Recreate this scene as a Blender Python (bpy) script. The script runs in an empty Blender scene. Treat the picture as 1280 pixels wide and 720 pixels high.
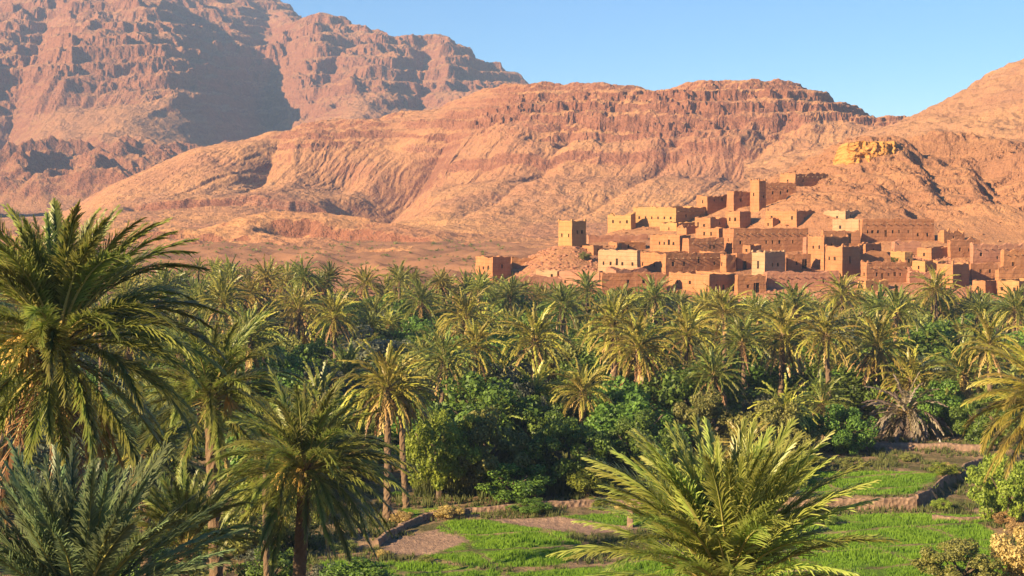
import bpy, bmesh, math, random
import numpy as np
from mathutils import Vector, Matrix, Euler

random.seed(11)
rng = np.random.default_rng(11)
S = bpy.context.scene
COL = S.collection
F = 1778.0          # focal length in photograph pixels
HZ = 240.0          # photograph row of the horizon
EYE = 24.0          # height of the eye above the valley floor

# ------------------------------------------------------------------ camera
cam_d = bpy.data.cameras.new('camera')
cam = bpy.data.objects.new('camera', cam_d)
COL.objects.link(cam)
cam.location = (0, 0, EYE)
cam.rotation_euler = (math.radians(90), 0, 0)
cam_d.sensor_width = 36
cam_d.lens = 36 * F / 1280
cam_d.shift_y = -(360 - HZ) / 1280
cam_d.clip_start = 0.5
cam_d.clip_end = 20000
S.camera = cam

# ------------------------------------------------------------------ sky and sun
SUN_AZ = math.radians(34)      # how far behind the camera plane the sun stands (it comes from the left)
SUN_EL = math.radians(23)
sun_dir = Vector((-math.cos(SUN_AZ) * math.cos(SUN_EL), -math.sin(SUN_AZ) * math.cos(SUN_EL), math.sin(SUN_EL)))
W = bpy.data.worlds.new('World')
S.world = W
W.use_nodes = True
wn, wl = W.node_tree.nodes, W.node_tree.links
wn.clear()
sky = wn.new('ShaderNodeTexSky')
sky.sky_type = 'NISHITA'
sky.sun_disc = False
sky.sun_elevation = SUN_EL
sky.sun_rotation = math.atan2(sun_dir.x, sun_dir.y)
sky.altitude = 1100
sky.air_density = 1.0
sky.dust_density = 0.15
sky.ozone_density = 5.5
bg = wn.new('ShaderNodeBackground')
bg.inputs['Strength'].default_value = 0.060
wo = wn.new('ShaderNodeOutputWorld')
hs = wn.new('ShaderNodeHueSaturation')
hs.inputs['Saturation'].default_value = 1.18
wl.new(sky.outputs[0], hs.inputs['Color'])
wl.new(hs.outputs[0], bg.inputs[0])
wl.new(bg.outputs[0], wo.inputs[0])

sd = bpy.data.lights.new('sun', 'SUN')
sd.energy = 5.0
sd.angle = math.radians(0.5)
sd.color = (1.0, 0.77, 0.46)
sun = bpy.data.objects.new('sun', sd)
COL.objects.link(sun)
sun.rotation_euler = sun_dir.to_track_quat('Z', 'Y').to_euler()
sun.location = (-60, -30, 60)

S.view_settings.view_transform = 'Standard'
S.view_settings.look = 'None'
S.view_settings.exposure = 1.5
S.view_settings.gamma = 1
S.view_settings.use_curve_mapping = False
S.cycles.max_bounces = 8
S.cycles.diffuse_bounces = 3
S.cycles.transmission_bounces = 4
S.cycles.volume_bounces = 0
S.cycles.use_denoising = True

# ------------------------------------------------------------------ helpers
def at(px, py, Y):
    return Vector(((px - 640) / F * Y, Y, EYE - (py - HZ) / F * Y))

def tag(o, label=None, cat=None, group=None, kind=None):
    if label: o['label'] = label
    if cat: o['category'] = cat
    if group: o['group'] = group
    if kind: o['kind'] = kind
    return o

def empty(name, loc, rz=0.0, scale=1.0):
    o = bpy.data.objects.new(name, None)
    o.empty_display_size = 0.5
    COL.objects.link(o)
    o.location = loc
    o.rotation_euler = (0, 0, rz)
    o.scale = (scale,) * 3
    return o

def link(name, me, parent=None, loc=None, rot=None, scale=None):
    o = bpy.data.objects.new(name, me)
    COL.objects.link(o)
    if parent is not None: o.parent = parent
    if loc is not None: o.location = loc
    if rot is not None: o.rotation_euler = rot
    if scale is not None: o.scale = scale if hasattr(scale, '__len__') else (scale,) * 3
    return o

def np_mesh(name, V, Fc, mats, smooth=False, midx=None, attr=None):
    """V (n,3) array, Fc (m,k) array of faces that all have k corners (or a list of such arrays)"""
    me = bpy.data.meshes.new(name)
    fl = Fc if isinstance(Fc, list) else [Fc]
    fl = [f for f in fl if len(f)]
    V = np.asarray(V, dtype=np.float32)
    me.vertices.add(len(V))
    me.vertices.foreach_set('co', V.ravel())
    loops = np.concatenate([f.ravel() for f in fl]).astype(np.int32)
    tot = np.concatenate([np.full(len(f), f.shape[1]) for f in fl]).astype(np.int32)
    st = np.concatenate([[0], np.cumsum(tot)[:-1]]).astype(np.int32)
    me.loops.add(len(loops))
    me.loops.foreach_set('vertex_index', loops)
    me.polygons.add(len(tot))
    me.polygons.foreach_set('loop_start', st)
    me.polygons.foreach_set('loop_total', tot)
    if midx is not None: me.polygons.foreach_set('material_index', np.asarray(midx, dtype=np.int32))
    me.polygons.foreach_set('use_smooth', np.full(len(tot), smooth))
    for m in (mats if isinstance(mats, (list, tuple)) else [mats]):
        me.materials.append(m)
    if attr:
        for k, a in attr.items():
            at_ = me.attributes.new(k, 'FLOAT', 'POINT')
            at_.data.foreach_set('value', np.asarray(a, dtype=np.float32))
    me.update(calc_edges=True)
    return me

def grid_faces(nr, nc):
    i = np.arange(nr - 1)[:, None] * nc + np.arange(nc - 1)[None, :]
    i = i.ravel()
    return np.stack([i, i + 1, i + nc + 1, i + nc], 1)

# gradient noise on numpy arrays
_perm = np.random.default_rng(5).permutation(4096)
_ga = np.random.default_rng(6).uniform(0, 2 * np.pi, 4096)
_gx, _gy = np.cos(_ga), np.sin(_ga)
def pn(x, y, seed=0):
    xi = np.floor(x).astype(np.int64); yi = np.floor(y).astype(np.int64)
    fx = x - xi; fy = y - yi
    u = fx * fx * fx * (fx * (fx * 6 - 15) + 10); v = fy * fy * fy * (fy * (fy * 6 - 15) + 10)
    def g(a, b, dx, dy):
        h = _perm[(_perm[(a + seed * 131) & 4095] + b) & 4095]
        return _gx[h] * dx + _gy[h] * dy
    n00 = g(xi, yi, fx, fy); n10 = g(xi + 1, yi, fx - 1, fy)
    n01 = g(xi, yi + 1, fx, fy - 1); n11 = g(xi + 1, yi + 1, fx - 1, fy - 1)
    return ((n00 * (1 - u) + n10 * u) * (1 - v) + (n01 * (1 - u) + n11 * u) * v) * 1.5
def fbm(x, y, o=5, seed=0, g=0.5):
    s = 0; a = 1; n = 0
    for i in range(o):
        s = s + a * pn(x, y, seed + i); n += a
        x = x * 2.03 + 3.1; y = y * 2.03 + 1.7; a *= g
    return s / n
def ridged(x, y, o=5, seed=0, g=0.5):
    s = 0; a = 1; n = 0; w = 1
    for i in range(o):
        r = 1 - np.abs(pn(x, y, seed + i)) * 2
        r = np.clip(r, -1, 1)
        s = s + a * r * w; n += a
        w = np.clip(r * 0.7 + 0.6, 0.2, 1)
        x = x * 2.07 + 5.1; y = y * 2.07 + 2.7; a *= g
    return s / n
def sstep(a, b, x):
    t = np.clip((x - a) / (b - a), 0, 1)
    return t * t * (3 - 2 * t)
def blur(A, s, ax):
    k = int(3 * s) + 1
    w = np.exp(-0.5 * (np.arange(-k, k + 1) / s) ** 2); w /= w.sum()
    pad = [(0, 0)] * A.ndim; pad[ax] = (k, k)
    P = np.pad(A, pad, mode='edge')
    out = np.zeros_like(A)
    n = A.shape[ax]
    for i, c in enumerate(w):
        sl = [slice(None)] * A.ndim; sl[ax] = slice(i, i + n)
        out += c * P[tuple(sl)]
    return out

# ------------------------------------------------------------------ node helpers
class NT:
    def __init__(self, name):
        self.m = bpy.data.materials.new(name)
        self.m.use_nodes = True
        self.n = self.m.node_tree.nodes; self.l = self.m.node_tree.links
        self.n.clear()
        self.out = self.n.new('ShaderNodeOutputMaterial')
        self._geo = None; self._oi = None
    def node(self, t, **kw):
        nd = self.n.new(t)
        for k, v in kw.items():
            if k in nd.inputs.keys(): self.put(nd.inputs[k], v)
            else: setattr(nd, k, v)
        return nd
    def put(self, sock, v):
        if isinstance(v, bpy.types.NodeSocket): self.l.new(v, sock)
        elif isinstance(v, (tuple, list)) and len(v) == 3 and sock.type == 'RGBA': sock.default_value = (*v, 1)
        else: sock.default_value = v
    def pos(self):
        if not self._geo: self._geo = self.n.new('ShaderNodeNewGeometry')
        return self._geo.outputs['Position']
    def nrm(self):
        self.pos(); return self._geo.outputs['True Normal']
    def rnd(self):
        if not self._oi: self._oi = self.n.new('ShaderNodeObjectInfo')
        return self._oi.outputs['Random']
    def obj(self):
        return self.n.new('ShaderNodeTexCoord').outputs['Object']
    def noise(self, vec, scale, detail=4, rough=0.55, dist=0.0):
        nd = self.n.new('ShaderNodeTexNoise')
        self.l.new(vec, nd.inputs['Vector'])
        nd.inputs['Scale'].default_value = scale; nd.inputs['Detail'].default_value = detail
        nd.inputs['Roughness'].default_value = rough; nd.inputs['Distortion'].default_value = dist
        return nd.outputs['Fac']
    def vor(self, vec, scale, feature='F1', out='Distance'):
        nd = self.n.new('ShaderNodeTexVoronoi'); nd.feature = feature
        self.l.new(vec, nd.inputs['Vector']); nd.inputs['Scale'].default_value = scale
        return nd.outputs[out]
    def map(self, vec, scale=(1, 1, 1), rot=(0, 0, 0)):
        nd = self.n.new('ShaderNodeMapping'); self.l.new(vec, nd.inputs['Vector'])
        nd.inputs['Scale'].default_value = scale; nd.inputs['Rotation'].default_value = rot
        return nd.outputs[0]
    def ramp(self, fac, stops, interp='LINEAR'):
        nd = self.n.new('ShaderNodeValToRGB'); nd.color_ramp.interpolation = interp
        cr = nd.color_ramp
        while len(cr.elements) < len(stops): cr.elements.new(0.5)
        for e, (p, c) in zip(cr.elements, stops):
            e.position = p
            e.color = (c, c, c, 1) if not hasattr(c, '__len__') else (*c, 1)
        self.put(nd.inputs[0], fac)
        return nd.outputs[0]
    def mix(self, f, a, b, mode='MIX'):
        nd = self.n.new('ShaderNodeMix'); nd.data_type = 'RGBA'; nd.blend_type = mode
        self.put(nd.inputs[0], f); self.put(nd.inputs[6], a); self.put(nd.inputs[7], b)
        return nd.outputs[2]
    def math(self, op, a, b=0.0, c=0.0, clamp=False):
        nd = self.n.new('ShaderNodeMath'); nd.operation = op; nd.use_clamp = clamp
        self.put(nd.inputs[0], a); self.put(nd.inputs[1], b); self.put(nd.inputs[2], c)
        return nd.outputs[0]
    def sep(self, v):
        nd = self.n.new('ShaderNodeSeparateXYZ'); self.l.new(v, nd.inputs[0]); return nd.outputs
    def attr(self, name):
        nd = self.n.new('ShaderNodeAttribute'); nd.attribute_name = name; return nd.outputs['Fac']
    def bump(self, h, strength=0.5, dist=0.1):
        nd = self.n.new('ShaderNodeBump'); self.put(nd.inputs['Height'], h)
        nd.inputs['Strength'].default_value = strength; nd.inputs['Distance'].default_value = dist
        return nd.outputs[0]
    def hsv(self, c, h=0.5, s=1.0, v=1.0):
        nd = self.n.new('ShaderNodeHueSaturation'); self.put(nd.inputs['Hue'], h); self.put(nd.inputs['Saturation'], s)
        self.put(nd.inputs['Value'], v); self.put(nd.inputs['Color'], c); return nd.outputs[0]
    def bsdf(self, col, rough=0.9, normal=None, spec=0.2, trans=0.0, tcol=None):
        b = self.n.new('ShaderNodeBsdfPrincipled')
        self.put(b.inputs['Base Color'], col); self.put(b.inputs['Roughness'], rough)
        b.inputs['Specular IOR Level'].default_value = spec
        if normal is not None: self.l.new(normal, b.inputs['Normal'])
        o = b.outputs[0]
        if trans > 0:
            t = self.n.new('ShaderNodeBsdfTranslucent'); self.put(t.inputs[0], tcol if tcol is not None else col)
            mx = self.n.new('ShaderNodeMixShader'); mx.inputs[0].default_value = trans
            self.l.new(o, mx.inputs[1]); self.l.new(t.outputs[0], mx.inputs[2]); o = mx.outputs[0]
        self.l.new(o, self.out.inputs[0])
        return self.m

# ------------------------------------------------------------------ materials of the land
def mat_mountain(name, talus, talus2, cliff, cliff2, scale, tint_band, dark_veg=0.0):
    t = NT(name)
    p = t.pos()
    nz = t.sep(t.nrm())[2]
    z = t.sep(p)[2]
    n1 = t.noise(p, 0.012 * scale, 6, 0.6, 0.6)
    n2 = t.noise(p, 0.09 * scale, 5, 0.65)
    n3 = t.noise(p, 0.6 * scale, 4, 0.7)
    wob = t.math('MULTIPLY_ADD', n1, 60.0 / scale, z)
    layer = t.n.new('ShaderNodeCombineXYZ'); t.l.new(t.math('MULTIPLY', wob, 0.16 * scale), layer.inputs[2])
    strata = t.noise(layer.outputs[0], 1.0, 3, 0.7)
    ctal = t.mix(t.ramp(n1, [(0.38, 0), (0.62, 1)]), talus, talus2)
    ctal = t.mix(t.ramp(n2, [(0.5, 0), (0.78, 0.45)]), ctal, tuple(c * 0.62 for c in talus2))
    ccl = t.mix(t.ramp(strata, [(0.35, 0), (0.6, 1)]), cliff, cliff2)
    ccl = t.mix(t.ramp(n3, [(0.45, 0), (0.7, 0.6)]), ccl, tuple(c * 0.55 for c in cliff))
    steep = t.math('MULTIPLY_ADD', n2, 0.16, nz)
    f = t.ramp(steep, [(0.76, 1), (0.92, 0)])
    col = t.mix(f, ctal, ccl)
    band = t.ramp(strata, [(0.60, 0), (0.66, 0.55), (0.72, 0)])
    col = t.mix(band, col, tint_band)
    # pebbles and thorn scrub
    v = t.vor(p, 0.35 * scale)
    spots = t.math('MULTIPLY', t.ramp(v, [(0.10, 1), (0.2, 0)]), t.ramp(t.noise(p, 0.03 * scale, 4), [(0.45, 0), (0.6, 0.8)]))
    col = t.mix(t.math('MULTIPLY', spots, 0.75), col, (0.10, 0.075, 0.055))
    h = t.math('ADD', t.math('MULTIPLY', n2, t.math('MULTIPLY_ADD', f, 1.1, 0.5)), t.math('MULTIPLY', n3, t.math('MULTIPLY_ADD', f, 0.3, 0.25)))
    h = t.math('ADD', h, t.math('MULTIPLY', strata, 0.5))
    return t.bsdf(col, 0.95, t.bump(h, 0.9, 3.0 / scale), 0.1)

M_ridge = mat_mountain('ridge_rock', (0.458, 0.229, 0.100), (0.357, 0.167, 0.086), (0.224, 0.085, 0.048), (0.304, 0.134, 0.078), 1.0, (0.492, 0.327, 0.241))
M_far = mat_mountain('far_mountain_rock', (0.361, 0.176, 0.077), (0.275, 0.129, 0.065), (0.215, 0.082, 0.043), (0.292, 0.129, 0.069), 0.5, (0.361, 0.232, 0.146))
M_hill = mat_mountain('near_hill_rock', (0.416, 0.206, 0.099), (0.326, 0.152, 0.081), (0.244, 0.111, 0.070), (0.361, 0.179, 0.093), 3.2, (0.560, 0.358, 0.232))

# ------------------------------------------------------------------ land forms lofted through contour lines
class Loft:
    """height table over (bearing, distance) drawn through a few traced contour lines"""
    def __init__(self, lines, y0, y1, sa=2.0, sy=3.0, p0=-300, p1=1600):
        self.P = np.arange(p0, p1 + 1, 5.0)
        self.Yl = np.linspace(y0, y1, 360)
        D = []; Z = []
        for ln in lines:
            a = np.array(ln, float)
            d = np.interp(self.P, a[:, 0], a[:, 2])
            pv = np.interp(self.P, a[:, 0], a[:, 1])
            D.append(d); Z.append(EYE - (pv - HZ) / F * d)
        D = np.array(D); Z = np.array(Z)
        T = np.zeros((len(self.P), len(self.Yl)))
        for i in range(len(self.P)):
            T[i] = np.interp(self.Yl, D[:, i], Z[:, i])
        T = blur(blur(T, sa, 0), sy, 1)
        self.T = T
    def __call__(self, x, y):
        p = 640 + F * x / y
        a = np.clip((p - self.P[0]) / 5.0, 0, len(self.P) - 1.001)
        b = np.clip((y - self.Yl[0]) / (self.Yl[1] - self.Yl[0]), 0, len(self.Yl) - 1.001)
        i = a.astype(int); j = b.astype(int); u = a - i; v = b - j
        T = self.T
        return (T[i, j] * (1 - u) + T[i + 1, j] * u) * (1 - v) + (T[i, j + 1] * (1 - u) + T[i + 1, j + 1] * u) * v

def seg_dist(x, y, pts):
    """distance to a polyline and the parameter 0..1 along it"""
    best = np.full(x.shape, 1e9); par = np.zeros(x.shape)
    n = len(pts) - 1
    for k in range(n):
        ax, ay = pts[k]; bx, by = pts[k + 1]
        dx, dy = bx - ax, by - ay
        t = np.clip(((x - ax) * dx + (y - ay) * dy) / (dx * dx + dy * dy), 0, 1)
        d = np.hypot(x - ax - t * dx, y - ay - t * dy)
        m = d < best
        best = np.where(m, d, best); par = np.where(m, (k + t) / n, par)
    return best, par

def carve(z, x, y, pts, width, depth):
    w = [((p - 640) / F * Y, Y) for p, Y in pts]
    d, t = seg_dist(x, y, w)
    wid = width * (0.45 + 0.55 * t) * (1 + 0.35 * fbm(x / width, y / width, 3, 77))
    k = np.clip(1 - d / wid, 0, 1)
    return z - depth * k ** 1.25 * np.sin(np.pi * np.clip(t * 0.9 + 0.07, 0, 1)) ** 0.6

def scarp(z, x, y, pts, drop, run=2.0, reach=30.0, wob=2.5, ws=7.0):
    """the ground steps down on the right-hand side of a traced line and eases back beyond it"""
    w = [((p - 640) / F * Y, Y) for p, Y in pts]
    best = np.full(x.shape, 1e9); side = np.zeros(x.shape); par = np.zeros(x.shape)
    n = len(w) - 1
    for k in range(n):
        ax, ay = w[k]; bx, by = w[k + 1]
        dx, dy = bx - ax, by - ay
        t = np.clip(((x - ax) * dx + (y - ay) * dy) / (dx * dx + dy * dy), 0, 1)
        d = np.hypot(x - ax - t * dx, y - ay - t * dy)
        m = d < best
        sg = np.sign((x - ax) * dy - (y - ay) * dx)
        best = np.where(m, d, best); side = np.where(m, sg, side); par = np.where(m, (k + t) / n, par)
    d = best * side + wob * fbm(x / ws, y / ws, 4, 97)
    return z - drop * sstep(-run * 0.4, run, d) * sstep(reach, reach * 0.3, d) * sstep(0, 0.1, par) * sstep(1, 0.9, par)

def terrain(name, fn, p0, p1, y0, y1, nc, nr, mat, power=1.0):
    a = np.linspace(p0, p1, nc)
    Y = y0 * (y1 / y0) ** (np.linspace(0, 1, nr) ** power)
    A, YY = np.meshgrid((a - 640) / F, Y)
    X = A * YY
    Z = fn(X, YY)
    V = np.stack([X.ravel(), YY.ravel(), Z.ravel()], 1)
    me = np_mesh(name, V, grid_faces(nr, nc), mat, smooth=False)
    o = link(name, me)
    tag(o, kind='structure')
    return o

# ---- the long red ridge in the middle distance
ridge_loft = Loft([
    [(-300, 300, 560), (1600, 300, 560)],
    [(-300, 296, 640), (140, 292, 660), (450, 296, 660), (700, 300, 640), (1600, 300, 640)],
    [(-300, 292, 720), (60, 290, 740), (140, 272, 760), (300, 262, 780), (450, 276, 790), (560, 272, 740), (800, 275, 740), (1600, 270, 760)],
    [(-300, 288, 820), (60, 282, 840), (140, 252, 860), (300, 228, 880), (430, 238, 940), (545, 222, 880), (640, 214, 850), (800, 208, 850), (1000, 215, 850), (1600, 210, 850)],
    [(-300, 286, 900), (70, 276, 900), (140, 240, 905), (240, 205, 930), (380, 200, 960), (500, 190, 985), (545, 184, 945), (640, 176, 905), (700, 180, 895), (780, 170, 905), (880, 172, 890), (1000, 174, 900), (1600, 170, 910)],
    [(-300, 285, 930), (70, 272, 930), (140, 232, 935), (240, 192, 960), (380, 170, 990), (500, 150, 1030), (560, 142, 1010), (640, 126, 975), (740, 124, 962), (880, 114, 965), (1000, 120, 968), (1080, 150, 960), (1600, 180, 960)],
    [(-300, 285, 980), (70, 270, 980), (115, 242, 985), (140, 228, 990), (200, 202, 1000), (240, 184, 1010), (330, 168, 1030), (370, 156, 1040), (420, 149, 1050), (470, 144, 1070), (540, 137, 1090),
     (575, 122, 1080), (600, 110, 1060), (640, 104, 1040), (665, 100, 1030), (700, 106, 1020), (745, 104, 1010), (790, 109, 1010), (830, 112, 1010), (856, 107, 1005), (880, 99, 1005), (930, 97, 1005), (985, 101, 1005), (1015, 108, 1005), (1040, 120, 1010), (1080, 139, 1020), (1110, 147, 1020), (1300, 175, 1020), (1600, 190, 1020)],
    [(-300, 285, 1200), (100, 275, 1200), (300, 230, 1250), (540, 190, 1300), (700, 160, 1250), (930, 150, 1250), (1100, 185, 1200), (1600, 200, 1200)],
    [(-300, 268, 1500), (300, 262, 1550), (1600, 262, 1550)]],
    560, 1600, 2.0, 2.5)
def ridge_h(x, y):
    wx = 26 * fbm(x / 130, y / 130, 4, 21) + 7 * fbm(x / 28, y / 28, 3, 22)
    # flutes and buttresses: mostly a function of x, so the slope is cut by gullies that run down it
    rx = x + wx * 0.8 - 0.33 * (y - 900)
    fl = ridged(rx / 44, y / 300, 5, 31, 0.6)
    fl2 = ridged(rx / 13, y / 80, 4, 36, 0.6)
    wy = 17 * (fl - 0.35) + 8 * (fl2 - 0.35)
    gx = x - 0.40 * (y - 900) + 3.5 * fbm(x / 40, y / 40, 3, 55)
    z0 = ridge_loft(x, y)
    up = sstep(35, 85, z0)
    cl = sstep(50, 76, z0 + 12 * fbm(x / 60, y / 60, 3, 46)) * (0.3 + 0.7 * sstep(-0.28, 0.12, fbm(x / 95, y / 95, 3, 49)))
    wy = wy * (0.42 + 0.12 * cl) + cl * (11 * (ridged((x + wx) / 42, z0 / 9 + 0.01 * y, 4, 47, 0.6) - 0.3) + 4 * (ridged((x + wx) / 11, z0 / 4, 3, 48, 0.6) - 0.3))
    crest = sstep(1008, 962, y)
    z = ridge_loft(x + wx * 0.25, y + wy * crest - 4)
    z = carve(z, x, y, [(560, 985), (520, 930), (470, 860), (430, 760)], 48, 26)
    z = carve(z, x, y, [(740, 985), (700, 900), (640, 820), (560, 720)], 16, 4)
    z = carve(z, x, y, [(905, 985), (850, 900), (790, 820), (700, 730)], 16, 4)
    z = carve(z, x, y, [(1010, 985), (960, 900), (900, 820)], 20, 6)
    z = carve(z, x, y, [(350, 1010), (330, 930), (280, 850)], 30, 9)
    # strata: harder beds stand out
    q = (z + 5 * fbm(x / 150, y / 150, 3, 44)) / 8.5
    fr = q - np.floor(q)
    z = z + (sstep(0.25, 0.75, fr) - fr) * 8.5 * 0.95 * cl
    q = (z + 3 * fbm(x / 50, y / 50, 3, 45)) / 3.1
    fr = q - np.floor(q)
    z = z + (sstep(0.3, 0.75, fr) - fr) * 3.1 * 0.7 * cl
    z = z + (0.8 + 2.6 * cl) * fbm(x / 15, y / 15, 5, 51, 0.6) + (1 - cl) * (0.9 * fbm(x / 7, y / 7, 4, 59, 0.6)) - (1 - 0.6 * cl) * sstep(8, 18, z0) * (1.3 * np.clip(1 - np.abs(pn(gx / 24, y / 1400, 58)) * 9, 0, 1) * sstep(-0.2, 0.3, fbm(gx / 60, y / 120, 2, 57)) + 0.6 * np.clip(1 - np.abs(pn(gx / 9, y / 700, 60)) * 5, 0, 1) * sstep(-0.1, 0.3, fbm(gx / 40, y / 70, 2, 56))) + 1.1 * fbm(x / 45, y / 45, 3, 53)
    z = scarp(z, x, y, [(545, 905), (600, 892), (700, 880), (800, 880), (960, 885)], 5.5, 5, 60, 8, 25)
    z = scarp(z, x, y, [(150, 830), (260, 838), (400, 850), (480, 850)], 6, 6, 50, 12, 30)
    z = scarp(z, x, y, [(640, 935), (760, 930), (900, 932), (1010, 936)], 5, 5, 40, 8, 22)
    # low rubbly crest of hummocks on the apron
    apron = sstep(830, 720, y) * sstep(600, 680, y)
    z = z + apron * 6 * np.clip(fbm(x / 60, y / 40, 4, 57), 0, 1)
    return z - 6 * sstep(600, 560, y)
terrain('red_ridge_hill', ridge_h, -80, 1360, 562, 1500, 900, 430, M_ridge, 0.8)

# ---- the high mountain far to the left
far_loft = Loft([
    [(-300, 272, 1150), (1600, 262, 1150)],
    [(-300, 262, 1250), (0, 250, 1250), (120, 252, 1250), (200, 258, 1250), (500, 255, 1250), (1600, 262, 1250)],
    [(-300, 225, 1420), (0, 225, 1420), (80, 232, 1400), (200, 226, 1450), (330, 225, 1450), (500, 210, 1450), (700, 220, 1450), (1600, 250, 1450)],
    [(-300, 190, 1580), (0, 188, 1580), (60, 170, 1600), (170, 160, 1600), (240, 175, 1650), (330, 190, 1800), (420, 160, 1750), (520, 150, 1700), (640, 150, 1700), (760, 170, 1700), (1600, 250, 1700)],
    [(-300, 150, 1700), (0, 150, 1700), (100, 130, 1720), (220, 130, 1740), (290, 155, 1820), (335, 162, 1930), (400, 120, 1900), (480, 130, 1900), (640, 130, 1900), (760, 155, 1850), (1600, 250, 1850)],
    [(-300, 80, 1840), (0, 84, 1840), (100, 62, 1850), (200, 55, 1870), (270, 92, 1950), (335, 120, 2090), (390, 70, 2060), (450, 78, 2080), (540, 88, 2080), (640, 118, 2080), (760, 150, 2000), (1600, 250, 2000)],
    [(-300, 30, 2050), (0, 40, 2050), (90, 20, 2050), (180, 10, 2080), (260, 38, 2170), (330, 48, 2290), (365, 22, 2270), (400, 13, 2280), (425, 22, 2280), (445, 34, 2280), (480, 44, 2280), (505, 48, 2280), (521, 41, 2280), (540, 52, 2280), (558, 48, 2280), (575, 60, 2280), (600, 74, 2280), (640, 92, 2280), (660, 101, 2250), (760, 140, 2200), (1600, 250, 2200)],
    [(-300, -70, 2600), (0, -60, 2600), (100, -50, 2600), (200, -38, 2600), (280, -18, 2600), (340, -4, 2600), (362, 8, 2600), (380, 30, 2600), (440, 80, 2600), (640, 150, 2600), (760, 190, 2600), (1600, 250, 2600)],
    [(-300, 60, 3000), (300, 70, 3000), (500, 150, 3000), (1600, 252, 3000)]],
    1150, 3100, 1.6, 2.2)
def far_h(x, y):
    wx = 60 * fbm(x / 330, y / 330, 4, 61) + 16 * fbm(x / 70, y / 70, 3, 62)
    rx = x + wx * 0.8 - 0.25 * (y - 1900)
    fl = ridged(rx / 150, y / 700, 5, 63, 0.55)
    fl2 = ridged(rx / 42, y / 190, 4, 66, 0.6)
    z0 = far_loft(x, y)
    up = sstep(95, 190, z0)
    wy = (62 * (fl - 0.35) + 14 * (fl2 - 0.35)) * (0.35 + 0.6 * up) + (0.25 + 0.75 * up) * (22 * (ridged((x + wx) / 120, z0 / 30, 4, 64, 0.55) - 0.3) + 8 * (ridged((x + wx) / 30, z0 / 13, 3, 65, 0.6) - 0.3))
    crest = 0.35 + 0.65 * sstep(2300, 2200, y)
    z = far_loft(x + wx * 0.3, y + wy * crest)
    z = carve(z, x, y, [(330, 2500), (345, 2300), (335, 2050), (350, 1850), (300, 1600)], 120, 26)
    z = z + 14 * (ridged((x + 0.9 * y) / 120, (y - x) / 420, 4, 78) - 0.4) * sstep(1700, 1850, y)
    z = carve(z, x, y, [(530, 2250), (528, 2050), (520, 1850), (500, 1600)], 70, 34)
    z = carve(z, x, y, [(60, 2100), (30, 1850), (0, 1650), (-30, 1500)], 80, 34)
    z = carve(z, x, y, [(440, 2200), (400, 2000), (385, 1850)], 60, 28)
    q = (z - 0.09 * x + 12 * fbm(x / 400, y / 400, 3, 70)) / 24
    fr = q - np.floor(q)
    z = z + (sstep(0.25, 0.7, fr) - fr) * 24 * 0.55 * up
    q = (z + 8 * fbm(x / 140, y / 140, 3, 68)) / 8.5
    fr = q - np.floor(q)
    z = z + (sstep(0.3, 0.75, fr) - fr) * 8.5 * 0.45 * up
    z = z + (5 + 6 * up) * fbm(x / 55, y / 55, 6, 71, 0.6)
    foot = sstep(1600, 1450, y) * sstep(1180, 1260, y)
    z = z + foot * 48 * np.clip(ridged(x / 150, y / 120, 5, 75) - 0.1, 0, 1)
    return z
terrain('far_mountain', far_h, -120, 900, 1160, 3000, 720, 420, M_far, 0.85)

# ---- low swelling foothills in front of the ridge
knoll_loft = Loft([
    [(-300, 302, 470), (1600, 302, 470)],
    [(-300, 300, 540), (140, 312, 500), (400, 312, 500), (640, 315, 500), (760, 312, 520), (1600, 312, 540)],
    [(-300, 292, 560), (140, 300, 545), (230, 296, 540), (400, 303, 540), (640, 306, 540), (760, 306, 540), (1600, 306, 560)],
    [(-300, 286, 600), (130, 288, 600), (180, 285, 590), (235, 286, 580), (262, 288, 580), (300, 272, 600), (350, 265, 610), (420, 267, 610), (470, 278, 600), (560, 293, 590), (640, 299, 590), (760, 302, 590), (1600, 303, 590)],
    [(-300, 300, 680), (300, 293, 700), (420, 290, 700), (640, 302, 680), (1600, 303, 680)]],
    470, 720, 2.0, 3.0)
def knoll_h(x, y):
    wx = 12 * fbm(x / 60, y / 60, 4, 81)
    fl = ridged((x + wx) / 24, y / 60, 4, 82)
    z = knoll_loft(x + wx * 0.5, y + 5 * (fl - 0.3))
    z = z + 1.0 * fbm(x / 14, y / 14, 5, 84, 0.6) + 0.9 * fbm(x / 40, y / 22, 3, 86)
    z = z + 2.2 * (ridged((x + wx) / 30, (y + wx) / 16, 4, 88) - 0.35)
    z = scarp(z, x, y, [(140, 560), (200, 556), (262, 556), (300, 548), (330, 538)], 4.5, 4, 26, 5, 14)
    z = scarp(z, x, y, [(330, 590), (420, 585), (500, 566), (580, 548), (660, 540)], 6.5, 5, 40, 6, 18)
    z = scarp(z, x, y, [(60, 530), (180, 520), (300, 515), (440, 520), (560, 512), (700, 515)], 3.0, 3, 16, 6, 16)
    return z - 5 * sstep(500, 474, y) - 4 * sstep(660, 715, y)
terrain('foothill', knoll_h, -80, 1000, 474, 715, 640, 170, M_ridge)

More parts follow.
